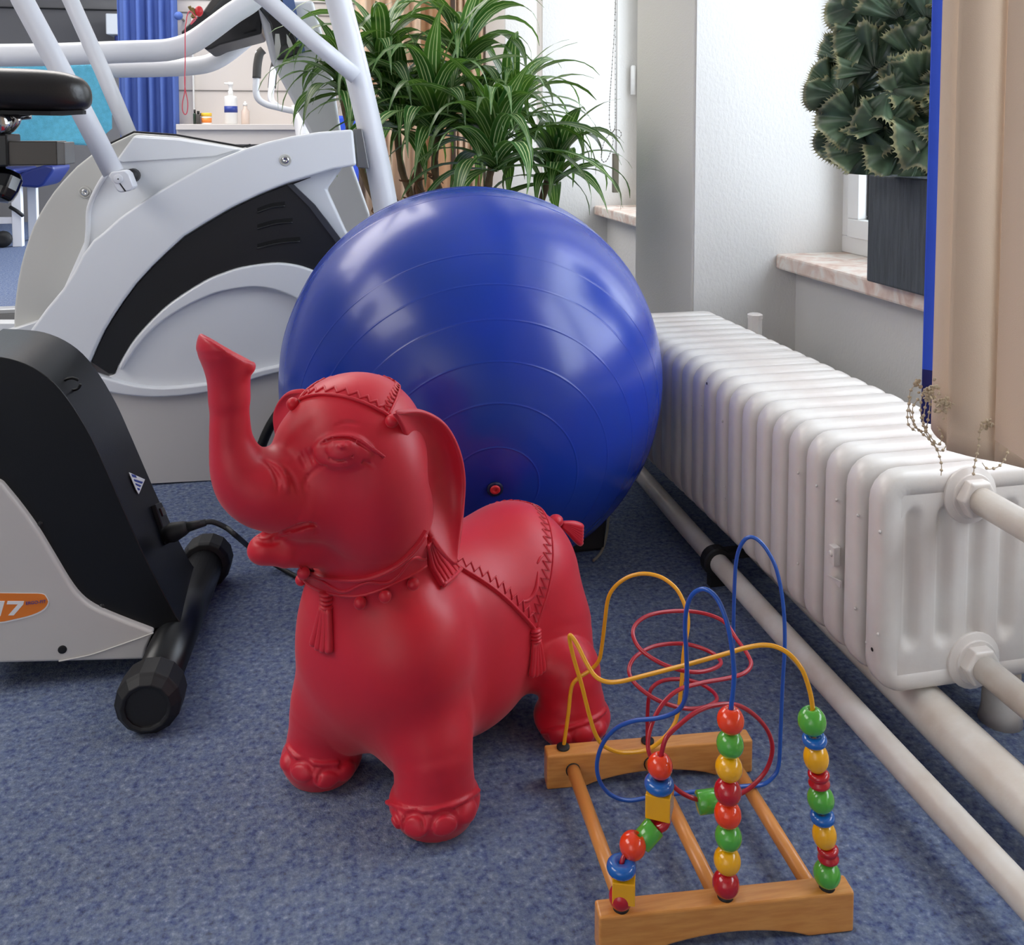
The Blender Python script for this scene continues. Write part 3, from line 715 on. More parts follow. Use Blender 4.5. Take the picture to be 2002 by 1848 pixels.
# rating label on the front edge, socket and switch
def onfront(x, y, Y=1.62): return np.array(b3(x, y, Y))
OUTL = [np.array(b3(x, y, YN)) for x, y in near[5:13]]
def fhit(x, y, lift=0.0):             # pixel -> point on the extruded front edge of the shell
    def sd_(Y):
        p = np.array(b3(x, y, Y)); best = None
        for A, B in zip(OUTL[:-1], OUTL[1:]):
            if B[2] - .02 <= p[2] <= A[2] + .02:
                t = (p[2] - A[2]) / (B[2] - A[2]); xx = A[0] + (B[0] - A[0]) * t; return p[0] - xx
        return -1 if p[2] > OUTL[0][2] else 1
    lo_, hi_ = 1.45, 1.78; flo = sd_(lo_)
    for _ in range(30):
        m_ = (lo_ + hi_) / 2
        if (sd_(m_) > 0) == (flo > 0): lo_ = m_
        else: hi_ = m_
    return np.array(b3(x, y, lo_)) + np.array((lift, 0, lift * .4))
q = [tuple(fhit(x, y, .002)) for x, y in ((541, 598), (609, 628), (583, 690), (572, 672))]
mk('rating_label', *ext(q, (0.0008, 0, 0.0003)), M_print, bk, smooth=False)
for q in (((549, 606), (567, 612), (572, 622), (555, 618)), ((560, 628), (598, 640), (594, 647), (563, 636)), ((566, 645), (590, 655), (587, 661), (569, 652)), ((574, 664), (586, 669), (583, 676), (577, 672))):
    mk('label_print', *ext([tuple(fhit(x, y, .0032)) for x, y in q], (0.0005, 0, 0.0002)), M_navy, bk, smooth=False)
s0 = np.array(b3(640, 735, 1.58)); 
fx = np.array(b3(700, 900, 1.60)) - np.array(b3(640, 735, 1.58)); 
q = [tuple(fhit(x, y, -.001)) for x, y in ((641, 738), (668, 728), (733, 880), (700, 905))]
mk('socket_plate', *ext(q, (0.008, 0, .003)), M_bar, bk, smooth=False, bevel=0.0015)
q = [tuple(fhit(x, y, .006)) for x, y in ((655, 757), (672, 752), (684, 785), (668, 792))]
mk('rocker_switch', *ext(q, (0.004, 0, .001)), M_gloss, bk, smooth=False, bevel=0.001)
g = G(); pa, pb = np.array(b3(702, 862, 1.61)), np.array(b3(800, 826, 1.60))
g.add(*tube([pa, pa + (pb - pa) * .3, pa + (pb - pa) * .8, pb], [0.015, 0.0165, 0.012, 0.0085], 12))
mk('ring_emboss', *tube(cat_rom([b3(305 + 38 * math.cos(t), 220 + 26 * math.sin(t) , 1.56) for t in np.linspace(0, 5.6, 8)], 4) + np.array((.0, 0, .0)), 0.0022, 6), M_shell, bk)
# front stabiliser
ca, cb_ = np.array((-0.229, 1.349, 0.046)), np.array((-0.190, 1.832, 0.046)); d = (cb_ - ca) / np.linalg.norm(cb_ - ca)
mk('stabiliser_tube', *tube([ca + d * .02, cb_ - d * .02], 0.033, 28), M_bar, bk)
for c_, dd in ((ca, d), (cb_, -d)):
    mk('stabiliser_cap', *lathe([(0.030, .003), (0.028, 0), (0.034, -0.002), (0.042, 0.008), (0.046, 0.012), (0.046, 0.050), (0.042, 0.056), (0.034, 0.058)], c_, dd, 14), M_blackrub, bk, smooth=False, bevel=0.0015)
mk('stabiliser_bracket', *ext([b3(610, 1390, 1.56), b3(650, 1285, 1.56), b3(745, 1240, 1.56), b3(700, 1330, 1.56)], (0, .1, 0)), M_bar, bk, smooth=False, bevel=.004)
# seat post, slider and saddle; the post stands left of the photograph
YS = 1.60
pp = PY(-60, 320, YS)
mk('seat_post', *tube([(pp[0] - .06, YS, .06), pp], 0.028, 20), M_bar, bk)
rx = pp[0] - .16
mk('stabiliser_tube', *tube([(rx, 1.37, .046), (rx, 1.85, .046)], 0.033, 20), M_bar, bk)
for y0, y1 in ((1.35, 1.41), (1.81, 1.87)): mk('stabiliser_cap', *lathe([(.03, 0), (.046, .006), (.046, .054), (.03, .06)], (rx, y0, .046), (0, 1, 0), 14), M_blackrub, bk, smooth=False)
mk('frame_beam', *tube([(rx, 1.61, .05), (-.42, 1.61, .06)], .03, 14), M_bar, bk)
def pb_(x0, y0, x1, y1, Y, d): a_ = PY(x0, y1, Y); b_ = PY(x1, y0, Y); return box((a_[0], Y, a_[2]), (b_[0], Y + d, b_[2]))
mk('seat_slider', *pb_(-120, 276, 112, 325, YS - .03, .06), M_slider, bk, smooth=False, bevel=.002)
mk('slider_cap', *pb_(111, 278, 127, 323, YS - .031, .062), M_steel, bk, smooth=False, bevel=.002)
mk('slider_clamp', *pb_(-120, 262, 14, 327, YS - .035, .07), M_bar, bk, smooth=False, bevel=.003)
g = G(); g.add(*tube(cat_rom([PY(-60, 270, YS), PY(0, 262, YS), PY(30, 240, YS), PY(20, 226, YS), PY(-60, 228, YS)], 8), .007, 10))
g.add(*tube(cat_rom([PY(-60, 246, YS + .04), PY(5, 244, YS + .04), PY(18, 232, YS + .04), PY(60, 226, YS + .04)], 8), .006, 10))
g.add(*lathe([(.004, -.03), (.018, -.03), (.018, .03), (.004, .03)], PY(0, 240, YS - .01), (0, 1, 0), 20))
g.mk('saddle_rail', M_chrome, bk)
mk('clamp_knob', *lathe([(.006, -.03), (.022, -.026), (.026, -.01), (.026, .01), (.02, .02)], PY(8, 358, YS), (.3, .4, 1), 7), M_gloss, bk, smooth=False, bevel=.004)
mk('knob_bolt', *tube([PY(2, 322, YS), PY(8, 350, YS)], .006, 10), M_chrome, bk)
# saddle: lofted body, nose to the right
V = []; Fc = []; xs = [(-170, .085, 132, 206), (-60, .080, 130, 214), (20, .070, 133, 219), (80, .060, 135, 220), (120, .052, 139, 221), (150, .042, 146, 219), (168, .030, 158, 215), (177, .014, 175, 205), (179, .004, 186, 196)]
ns = 20
for x, hwid, yt, yb in xs:
    t_, b_ = PY(x, yt, YS), PY(x, yb, YS); cz, hz = (t_[2] + b_[2]) / 2, (t_[2] - b_[2]) / 2
    for k in range(ns):
        a = 2 * math.pi * k / ns; ca_, sa_ = math.cos(a), math.sin(a)
        ex = lambda v, p: math.copysign(abs(v) ** p, v)
        V.append((t_[0], YS + hwid * ex(ca_, .75), cz + hz * ex(sa_, .7 if sa_ < 0 else .9)))
for i in range(len(xs) - 1):
    for k in range(ns): l = (k + 1) % ns; Fc.append((i * ns + k, i * ns + l, (i + 1) * ns + l, (i + 1) * ns + k))
Fc.append(tuple(range(ns))); Fc.append(tuple(range((len(xs) - 1) * ns, len(xs) * ns)))
mk('saddle', V, Fc, M_leather, bk, sub=1)
mk('saddle_base', *ext([(PY(-160, 210, YS)[0], YS - .05, PY(0, 214, YS)[2]), (PY(110, 214, YS)[0], YS - .035, PY(0, 218, YS)[2]), (PY(165, 214, YS)[0], YS - .012, PY(0, 215, YS)[2]), (PY(165, 214, YS)[0], YS + .012, PY(0, 215, YS)[2]), (PY(110, 214, YS)[0], YS + .035, PY(0, 218, YS)[2]), (PY(-160, 210, YS)[0], YS + .05, PY(0, 214, YS)[2])], (0, 0, -.006)), M_gasket, bk, smooth=False)
# mains cable of the bike
pl = thing('power_cable', 'black power cable plugged into the bike and trailing behind the elephant', 'cable', (-0.15, 1.7, 0))
mk('plug', *tube([pa, pa + (pb - pa) * .35, pa + (pb - pa) * .8, pb], [0.013, 0.0165, 0.012, 0.0085], 12), M_blackrub, pl, smooth=True)
mk('strain_relief', *tube([pb - (pb - pa) * .03, pb + (np.array(b3(875, 808, 1.6)) - pb)], [.0085, .0055], 12), M_blackrub, pl)
w = cat_rom([b3(870, 808, 1.60), b3(905, 806, 1.60), b3(960, 830, 1.60), b3(1010, 870, 1.59), tuple(FL(500, 1080, .05)), tuple(FL(540, 1106, .012)), tuple(FL(590, 1133, .005)), tuple(FL(650, 1165, .005)), tuple(FL(700, 1205, .005))], 10)
mk('cord', *tube(w, .0042, 10), M_blackrub, pl)
# ------------------------------------------------------------------ elliptical trainer
tr = thing('elliptical_trainer', 'large white elliptical trainer with black vented crescent panel behind the blue ball', 'elliptical trainer', (0.0, 2.46, 0))
kk, ok_ = 700 / 1848, 250
def q2(x, y): return (x * kk, ok_ + y * kk)
def pl2(pts, Y): return [tuple(PY(x, y, Y)) for x, y in pts]
# far shell
far = smoothpoly([(27, 660), (28, 600), (40, 520), (66, 440), (105, 375), (150, 325)], 3, False) + [(192, 292), (213, 283), (262, 260), (345, 266), (470, 288)] + [(560, 330), (700, 480), (760, 700), (760, 930), (200, 945), (60, 720)]
mk('rear_shell', *ext(pl2(far, 2.47), (0, .13, 0)), M_pale, tr, bevel=.006, seg=3, ang=35)
seam = [(186, 306), (214, 281), (262, 258), (345, 264), (475, 287), (490, 283)]
mk('seam_strip', *tube(pl2(seam, 2.462), .0026, 8), M_gasket, tr)
# middle shell, slightly recessed, behind the arched band
mid = [(112, 590)] + smoothpoly([(150, 505), (170, 454), (174, 401), (197, 356), (223, 318)], 3, False) + [(262, 264), (345, 270), (475, 291), (620, 272), (690, 300), (640, 370), (690, 480), (760, 700), (760, 930), (310, 938), (200, 760)]
mk('middle_shell', *ext(pl2(mid, 2.385), (0, .09, 0)), M_white, tr, bevel=.008, seg=3, ang=35)
up = [(182, 470), (200, 456), (232, 427), (265, 403), (300, 380), (341, 356), (390, 329), (436, 308), (481, 290), (525, 277), (568, 267), (625, 258), (690, 253)]
lowb = [(697, 324), (650, 332), (606, 345), (561, 359), (510, 379), (455, 405), (405, 434), (360, 462), (325, 494), (295, 523), (265, 556), (240, 590), (220, 620), (203, 648), (188, 680), (176, 708), (164, 730)]
foot = [(120, 716), (80, 703), (38, 688), (60, 645), (91, 603), (122, 566), (145, 530), (160, 500)]
mk('arched_band', *ext(pl2(up + lowb + foot, 2.335), (0, .055, 0)), M_white, tr, bevel=.007, seg=3, ang=35)
# raised front ridge where the band folds
mk('shell_ridge', *tube(cat_rom(pl2([(150, 545), (166, 500), (172, 454), (175, 405), (196, 358), (222, 322)], 2.383), 5), [.006 + .0 * i for i in range(26)], 10), M_white, tr)
ins_low = smoothpoly([(222, 731), (254, 674), (288, 633), (333, 591), (398, 549), (437, 532), (473, 521), (530, 513), (568, 515), (608, 526), (680, 560), (720, 600)], 3, False)
ins = [(178, 708)] + [(x + 2, y + 2) for x, y in lowb[::-1][2:-2]] + [(572, 361), (614, 401), (640, 432), (668, 472), (700, 520), (730, 600)] + ins_low[::-1] + [(213, 731)]
mk('vent_panel', *ext(pl2(ins, 2.350), (0, .03, 0)), M_ins, tr, bevel=.003, seg=2, ang=35)
mk('panel_edge', *ext(pl2([(561, 361), (574, 361), (616, 401), (670, 472), (736, 600), (724, 602), (656, 473), (605, 405)], 2.346), (0, .02, 0)), mat('dark grey panel edge', (52, 54, 60), rough=.4), tr, smooth=False)
for (x0, y0, x1, y1) in ((503, 411, 557, 398), (503, 443, 572, 430), (503, 481, 587, 467)):
    mid_ = ((x0 + x1) / 2, (y0 + y1) / 2 - 3)
    a = cat_rom([(x0, y0), mid_, (x1, y1)], 5); top = [(x, y - 4) for x, y in a]; bot = [(x, y + 4) for x, y in a[::-1]]
    mk('vent_slot', *ext(pl2(top + bot, 2.3495), (0, .01, 0)), mat('vent hole black', (3, 3, 4), rough=.9), tr, smooth=False)
    mk('vent_lip', *tube(pl2([(x, y + 5) for x, y in a], 2.348), .0022, 8), M_ins, tr)
# lower cover: flat plate, raised crescent above it and a swept rim below it
rim = smoothpoly([(159, 731), (190, 745), (242, 760), (322, 770), (405, 760), (470, 742), (545, 723), (640, 712), (740, 720)], 3, False)
plate = ins_low[::-1][:-1] + [(225, 731)] + [(x, y) for x, y in rim[3:]]
mk('flywheel_cover', *ext(pl2(plate, 2.352), (0, .03, 0)), M_white, tr, bevel=.003, seg=2, ang=35)
inn = smoothpoly([(236, 726), (268, 680), (304, 640), (352, 606), (410, 578), (452, 567), (500, 562), (545, 570), (590, 592), (640, 640), (700, 690)], 3, False)
cres = [(x + 1, y + 2) for x, y in ins_low[1:]] + inn[::-1]
mk('cover_crescent', *ext(pl2(cres, 2.336), (0, .03, 0)), M_white, tr, bevel=.009, seg=4, ang=40)
rt = smoothpoly([(150, 726), (176, 730), (215, 742), (262, 754), (322, 759), (405, 751), (470, 735), (545, 716), (640, 706), (740, 712)], 3, False)
rb = smoothpoly([(146, 733), (176, 756), (215, 768), (262, 775), (322, 777), (405, 768), (470, 750), (545, 729), (640, 718), (740, 726)], 3, False)
mk('cover_rim', *ext(pl2(rt + rb[::-1], 2.332), (0, .03, 0)), M_white, tr, bevel=.006, seg=4, ang=30)
sk = [(150, 726)] + [(x, y + 4) for x, y in rim] + [(760, 740), (760, 936), (408, 940), (292, 946), (262, 900), (215, 810)]
mk('lower_skirt', *ext(pl2(sk, 2.345), (0, .1, 0)), M_cover, tr, bevel=.006, seg=3)
mk('base_foot', *ext([(PY(285, 940, 2.345)[0], 2.36, 0), (PY(760, 940, 2.345)[0], 2.36, 0), (PY(760, 940, 2.345)[0], 2.36, .03), (PY(285, 940, 2.345)[0], 2.36, .03)], (0, .2, 0)), M_gasket, tr, smooth=False)
ped = cat_rom(pl2([(505, 900), (512, 870), (530, 830), (556, 792), (580, 765)], 2.315), 6)
mk('pedal_guard', *tube(ped, .012, 12), M_shell, tr)
# side rail at the lower left
mk('rear_rail', *ext(pl2([(-30, 662), (74, 628), (66, 650), (40, 690), (-30, 690)], 2.44), (0, .05, 0)), M_white, tr, bevel=.003)
mk('rear_rail', *ext(pl2([(-30, 632), (60, 632), (60, 700), (-30, 720)], 2.62), (0, .05, 0)), M_white, tr, bevel=.003)
for x, y, Y in ((166, 376, 2.468), (558, 313, 2.3345)):
    c = PY(x, y, Y)
    mk('dished_bolt', *lathe([(.0135, -.001), (.0145, .0005), (.0125, .0012), (.0108, -.0002), (.0108, -.0002)], c, (0, -1, 0), 22), M_pale, tr)
    mk('bolt_head', *lathe([(.0088, 0), (.0088, .003), (.0065, .0045), (.003, .0045), (.0028, .0025), (0, .0025)], c, (0, -1, 0), 18), M_chrome, tr)
mk('shell_facet', *ext(pl2([(228, 315), (262, 268), (345, 273), (468, 292), (420, 306), (240, 318)], 2.379), (0, .01, 0)), M_white, tr, bevel=.003, seg=2)
# frame tubes
mk('front_frame_tube', *tube(cat_rom([PY(642, -60, 2.40), PY(661, 0, 2.40), PY(690, 110, 2.40), PY(716, 220, 2.40), PY(740, 330, 2.40), PY(758, 430, 2.40), PY(778, 560, 2.40), PY(800, 900, 2.42)], 8), .0315, 24), M_whitem, tr)
mk('brace_tube', *tube([PY(440, -62, 2.36), PY(520, -2, 2.36), PY(612, 80, 2.36), PY(697, 150, 2.36)], .0205, 20), M_whitem, tr)
mk('tube_bracket', *ext(pl2([(693, 252), (708, 252), (722, 330), (700, 328)], 2.36), (0, .09, 0)), M_steel, tr, smooth=False, bevel=.002)
# swing arms and clevis
mk('swing_arm', *tube([PY(10, -80, 2.30), PY(44, 0, 2.30), PY(130, 160, 2.30), PY(222, 338, 2.30)], .0235, 20), M_whitem, tr)
mk('swing_arm', *tube([PY(100, -80, 2.72), PY(138, 0, 2.72), PY(200, 138, 2.72), PY(262, 285, 2.72)], .0205, 20), M_whitem, tr)
cl = [(211, 345), (217, 336), (244, 333), (252, 340), (262, 366), (256, 373), (236, 377), (229, 374)]
kn = mk('clevis', *ext(pl2(cl, 2.27), (0, .055, 0)), M_whitem, tr, bevel=.004, seg=3)
mk('clevis_disc', *lathe([(.0105, 0), (.0105, .0015), (.0095, .002)], PY(231, 350, 2.27), (0, -1, 0), 24), M_whitem, kn)
mk('clevis_bolt', *lathe([(.0016, 0), (.0016, .001)], PY(231, 350, 2.268), (0, -1, 0), 10), M_gasket, kn)
mk('clevis_slit', *ext(pl2([(233, 359), (235, 358), (247, 374), (244, 375)], 2.2695), (0, .003, 0)), M_gasket, kn, smooth=False)
mk('pivot_bush', *lathe([(.017, 0), (.017, .05)], PY(253, 345, 2.33), (0, 1, 0), 16), M_blackrub, tr)

# ------------------------------------------------------------------ treadmill behind
tm = thing('treadmill', 'treadmill with white handrails, pale upright and black console behind the elliptical trainer', 'treadmill', (-0.6, 3.35, 0))
k1 = 700 / 2002
def c1(x, y): return (x * k1, y * k1)
r1 = [c1(*q) for q in ((-900, 318), (-300, 313), (0, 310), (300, 305), (700, 290), (880, 284), (960, 275), (1040, 252), (1110, 215), (1200, 150), (1300, 75), (1400, 10), (1470, -60))]
mk('handrail', *tube(cat_rom([PY(x, y, 2.95) for x, y in r1], 5), .0325, 22), M_whitem, tm)
r2 = [c1(*q) for q in ((-700, 395), (0, 390), (600, 384), (900, 380), (1080, 370), (1180, 350), (1270, 300), (1370, 220), (1450, 150), (1560, 60))]
mk('handrail', *tube(cat_rom([PY(x, y, 3.60) for x, y in r2], 5), .0325, 22), M_whitem, tm)
for Y, px in ((2.95, -260), (3.6, -180)):
    mk('rail_post', *tube([PY(px, 118, Y), (PY(px, 118, Y)[0] - .1, Y, .12)], .03, 16), M_whitem, tm)
# upright: flat tapered box
up_ = [(500, 0), (612, 0), (646, 120), (668, 262), (724, 420), (700, 640), (640, 640), (606, 262), (530, 120)]
mk('upright', *ext([tuple(PY(x, y, 3.12)) for x, y in up_], (0, .09, 0)), M_whitem, tm, bevel=.012, seg=3, ang=25)
cvr = [(495, 8), (505, 14), (528, 46), (542, 118), (560, 115), (591, 102), (560, 30), (548, -20), (480, -20)]
cv = mk('cup_cover', *ext([tuple(PY(x, y, 3.10)) for x, y in cvr], (0, .02, 0)), M_gloss, tm, bevel=.005, seg=3)
for h in ([(538, 66), (546, 66), (549, 90), (545, 112), (540, 114), (537, 92)], [(560, 66), (568, 78), (576, 96), (566, 97), (561, 84)]):
    mk('cover_window', *ext([tuple(PY(x, y, 3.0985)) for x, y in h], (0, .002, 0)), M_pale, cv, smooth=False)
edge = [(520, -20), (575, 0), (597, 102), (590, 104), (570, 48), (552, 0)]
mk('cover_edge', *ext([tuple(PY(x, y, 3.0980)) for x, y in edge], (0, .01, 0)), mat('blue grey gloss edge', (92, 112, 160), rough=.2), cv, smooth=False)
con = [(353, 62), (362, 53), (398, 20), (440, -40), (515, -40), (512, 66), (430, 88), (414, 96), (404, 98), (397, 93), (400, 84), (425, 62), (380, 64), (360, 72)]
mk('console_tray', *ext([tuple(PY(x, y, 3.20)) for x, y in con], (0, .30, 0)), mat('charcoal console plastic', (36, 35, 37), rough=.4), tm, bevel=.01, seg=3)
mk('console_slot', *ext([tuple(PY(x, y, 3.195)) for x, y in ((476, 64), (500, 56), (501, 59), (478, 67))], (0, .004, 0)), M_gasket, tm, smooth=False)
mk('console_screen', *ext([tuple(PY(x, y, 2.99)) for x, y in ((398, 22), (440, -40), (470, -40), (408, 26))], (0, .4, 0)), M_foam, tm, bevel=.004)
mk('deck', *box((-2.0, 3.10, 0.10), (0.06, 3.66, 0.20)), M_beltb, tm, smooth=False, bevel=.01)
mk('deck_rail', *box((-2.0, 3.62, 0.19), (0.0, 3.68, 0.215)), M_silver, tm, smooth=False, bevel=.003)
mk('deck_rail', *box((-2.0, 3.08, 0.19), (0.0, 3.12, 0.205)), M_beltb, tm, smooth=False, bevel=.003)
mk('motor_hood', *box((-0.25, 3.06, 0.08), (0.16, 3.70, 0.30)), M_cover, tm, bevel=.03, seg=4)
for x in (-1.9, 0.02):
    mk('deck_foot', *box((x, 3.12, 0), (x + .08, 3.64, .10)), M_blackrub, tm, smooth=False)
# red safety key cord on the console
D = 2.93
cordp = [(385, 36), (372, 22), (366, 30), (364, 44), (362, 60), (362, 120), (361, 160), (363, 178), (367, 200), (366, 218), (362, 224), (357, 216), (357, 200), (361, 180), (362, 150)]
sk_ = thing('safety_key', 'pink safety key cord looping down from the treadmill console', 'key cord', PY(362, 120, D))
mk('cord', *tube(cat_rom([PY(x, y, D - .045) for x, y in cordp], 6), .0016, 6), M_pink, sk_)
mk('cord', *tube(cat_rom([PY(x, y, D - .045) for x, y in ((385, 36), (378, 38), (373, 48), (383, 38))], 6), .0016, 6), M_pink, sk_)
mk('key_clip', *ellip(PY(389, 22, D), (.012, .01, .016), 10, 8), M_valve, sk_)
g = G(); random.seed(2)
for k in range(5): g.add(*tube(cat_rom([PY(368 + random.random() * 16, 12 + random.random() * 24, D) for _ in range(4)], 5), .0028, 6))
g.mk('key_bunch', mat('brass keys', (130, 112, 70), rough=.35, metal=.8), sk_)

# ------------------------------------------------------------------ towel on the far handrail
tw = []; Fc = []; nx, nz = 40, 30
rz = PY(0, 136, 3.60)[2]
out_top = 0
for j in range(nz + 1):
    v_ = j / nz
    for i in range(nx + 1):
        u_ = i / nx
        xr = 200 + 19 * math.sin(min(v_ * 1.5, 1) * 1.57); yb = 284 + (3 * math.sin(u_ * 9)) - (0 if u_ > .83 else 3) - (34 * max(0, (u_ - .82) / .18) ** 1.5)
        x = -110 + (xr + 110) * u_; y = 124 + (yb - 124) * v_
        Y = 3.56 - .025 * v_ - .01 * math.sin(u_ * 14 + v_ * 3) * v_
        tw.append(PY(x, y, Y))
for j in range(nz):
    for i in range(nx): q = j * (nx + 1) + i; Fc.append((q, q + 1, q + nx + 2, q + nx + 1))
# part over the rail and down behind
back = []; 
for s_ in range(7):
    a = math.pi * s_ / 6
    for i in range(nx + 1):
        p = tw[i]; back.append((p[0], 3.60 - .042 * math.cos(a), rz + .042 * math.sin(a) + (p[2] - rz if s_ == 0 else 0) * 0))
for i in range(nx + 1): p = tw[i]; back.append((p[0], 3.645, rz - .20))
n0 = len(tw); tw = [tuple(q) for q in tw] + back
for j in range(7):
    for i in range(nx): q = n0 + j * (nx + 1) + i; Fc.append((q, q + 1, q + nx + 2, q + nx + 1))
for i in range(nx): Fc.append((i, i + 1, n0 + i + 1, n0 + i))
tag(mk('towel', tw, Fc, M_towel, solid=.007), 'turquoise terry towel hanging over the treadmill handrail behind the saddle', 'towel')

# ------------------------------------------------------------------ second bike's handlebar, behind the upright
hb = thing('handlebar_stand', 'white curved handlebar with grey foam grips behind the treadmill upright', 'exercise machine', (0.03, 4.1, 0))
ka, kb = 390 / 2002, 330
def c5(x, y): return PY(kb + x * ka, y * ka, 4.05)
w1 = cat_rom([c5(905, 520), c5(885, 620), c5(878, 780), c5(875, 920), c5(905, 1000), c5(985, 1050), c5(1080, 1075), c5(1180, 1100), c5(1300, 1120)], 6)
w2 = cat_rom([c5(1060, 560), c5(1030, 700), c5(1018, 860), c5(1015, 960), c5(1035, 1020), c5(1080, 1060)], 6)
w2 = w2 + np.array([(0, .25 - .25 * (i / (len(w2) - 1)), 0) for i in range(len(w2))])
mk('bar', *tube(w1, .0135, 14), M_whitem, hb); mk('bar', *tube(w2, .0135, 14), M_whitem, hb)
mk('grip', *tube(cat_rom([c5(950, 500), c5(912, 540), c5(890, 650), c5(882, 785)], 5), .0175, 14), M_foam, hb)
mk('grip', *tube(cat_rom([c5(1075, 500), c5(1050, 600), c5(1028, 720), c5(1015, 862)], 5) + np.array((0, .22, 0)), .0175, 14), M_foam, hb)
q = c5(1300, 1120); mk('post', *tube([(q[0], q[1], q[2] + .03), (q[0] + .12, q[1], .03)], .028, 16), M_whitem, hb)
mk('base', *box((q[0] - .1, 3.85, 0), (q[0] + .34, 4.25, .05)), M_cover, hb, smooth=False, bevel=.01)
# ------------------------------------------------------------------ the red elephant: one implicit surface, meshed
def ec(px, py, D):                 # pixel + distance -> floor frame of the camera (right, forward, up)
    a, b = (px - CX) / F, (CY - py) / F; y = _c + b * _s
    return np.array([a * D / y, D, H + (-_s + b * _c) * D / y])
def hp(x, y): return 380 + x * .3516, 650 + y * .3516        # head crop -> photo
def bp_(x, y): return 520 + x * .368, 980 + y * .368         # body crop -> photo
def smin(a, b, k):
    h = np.clip(0.5 + 0.5 * (b - a) / k, 0, 1); return b + (a - b) * h - k * h * (1 - h)
PR = []
def ball(c, r, k=.02): PR.append(('e', np.array(c, float), np.array([r] * 3 if np.isscalar(r) else r, float), None, k))
def ell(c, r, ax, k=.02):
    ax = np.array(ax, float); ax /= np.linalg.norm(ax); u = np.cross((0, 0, 1), ax); u /= np.linalg.norm(u); w = np.cross(ax, u)
    PR.append(('e', np.array(c, float), np.array(r, float), np.stack([ax, u, w]), k))
def cone(a, b, ra, rb, k=.02, sub=False): PR.append(('s' if sub else 'c', np.array(a, float), np.array(b, float), (ra, rb), k))
def chain(pts, rs, k=.02, sub=False):
    segs = [(np.array(pts[i], float), np.array(pts[i + 1], float), rs[i], rs[i + 1]) for i in range(len(pts) - 1)]
    PR.append(('hs' if sub else 'h', segs, None, None, k))
def dchain(p, segs):
    d = dcone(p, *segs[0])
    for s_ in segs[1:]: d = np.minimum(d, dcone(p, *s_))
    return d
def dcone(p, a, b, ra, rb):
    ab = b - a; t = np.clip(((p - a) @ ab) / max(ab @ ab, 1e-12), 0, 1)
    return np.linalg.norm(p - a - t[:, None] * ab, axis=1) - (ra + (rb - ra) * t)
LOCAL = {}
def sdf(p, prims=None):
    d = np.full(len(p), 9.0)
    for q in (prims or PR):
        lc = LOCAL.get(id(q)); s_ = None; x0 = p; dd = d
        if lc is not None:
            s_ = np.flatnonzero(((p - lc[0]) ** 2).sum(1) < lc[1] ** 2)
            if not len(s_): continue
            x0 = p[s_]; dd = d[s_]
        if q[0] in ('e', 'es'):
            x = x0 - q[1]
            if q[3] is not None: x = x @ q[3].T
            k0 = np.sqrt(((x / q[2]) ** 2).sum(1)); k1 = np.sqrt(((x / q[2] ** 2) ** 2).sum(1)) + 1e-9
            dd = smin(dd, k0 * (k0 - 1) / k1, q[4]) if q[0] == 'e' else -smin(-dd, k0 * (k0 - 1) / k1, q[4])
        elif q[0] == 'h': dd = smin(dd, dchain(x0, q[1]), q[4])
        elif q[0] == 'hs': dd = -smin(-dd, dchain(x0, q[1]), q[4])
        elif q[0] == 'c': dd = smin(dd, dcone(x0, q[1], q[2], *q[3]), q[4])
        else: dd = -smin(-dd, dcone(x0, q[1], q[2], *q[3]), q[4])
        if s_ is None: d = dd
        else: d[s_] = dd
    return d
def localise(prims):
    for q in prims:
        if q[0] == 'e': LOCAL[id(q)] = (q[1], q[2].max() + .012)
        elif q[0] in ('h', 'hs'):
            a = np.array([v for s_ in q[1] for v in s_[:2]]); c0 = (a.min(0) + a.max(0)) / 2
            LOCAL[id(q)] = (c0, np.linalg.norm(a - c0, axis=1).max() + max(s_[2] for s_ in q[1]) + .012)
        else: LOCAL[id(q)] = ((q[1] + q[2]) / 2, np.linalg.norm(q[1] - q[2]) / 2 + max(q[3]) + .012)
fw = np.array((-.63, -.78, 0)); sd = np.array((.78, -.63, 0)); zz = np.array((0, 0, 1.0))
Fc_, Rc_ = ec(742, 1262, 1.225), np.array((-.002, 1.378, .177)); Fc_[2] = .192
# trunk of the body
ball(Fc_, (.108, .108, .120), .02); ball(Rc_, (.103, .104, .110), .05)
ball((Fc_ + Rc_) / 2 + np.array((.0, 0, -.006)), (.104, .104, .094), .05)
ball(Fc_ + np.array((-.004, -.012, -.055)), (.090, .090, .088), .04)
ell((Fc_ + Rc_) / 2 + np.array((.012, -.012, -.078)), (.135, .100, .096), (-.63, -.78, 0), .04)
ball(ec(805, 1285, 1.160), (.072, .070, .092), .05)
# legs and feet
for (px, py, D, rl, rf, top) in ((850, 1598, 1.125, .0485, .0565, (812, 1330, 1.205)), (630, 1497, 1.208, .044, .0535, (712, 1330, 1.23)), (1118, 1425, 1.292, .042, .0545, (1080, 1230, 1.355)), (910, 1352, 1.415, .044, .053, (960, 1200, 1.40))):
    c = ec(px, py, D); c[2] = 0
    t = ec(*top)
    _lp = cat_rom([list(c + zz * .04) + [rl], list(c + zz * .085 + (t - c) * .10 * np.array((1, 1, 0))) + [rl + .001], list((c + t) / 2 + zz * .02) + [rl + .007], list(t) + [.058]], 4)
    chain(list(_lp[:, :3]), list(_lp[:, 3]), .04)
    chain([c + zz * .020, c + zz * .036], [rf * .90, rf * .86], .006)
    PR.append(('e', c + zz * .022, np.array((rf, rf, .0285)), None, .006))
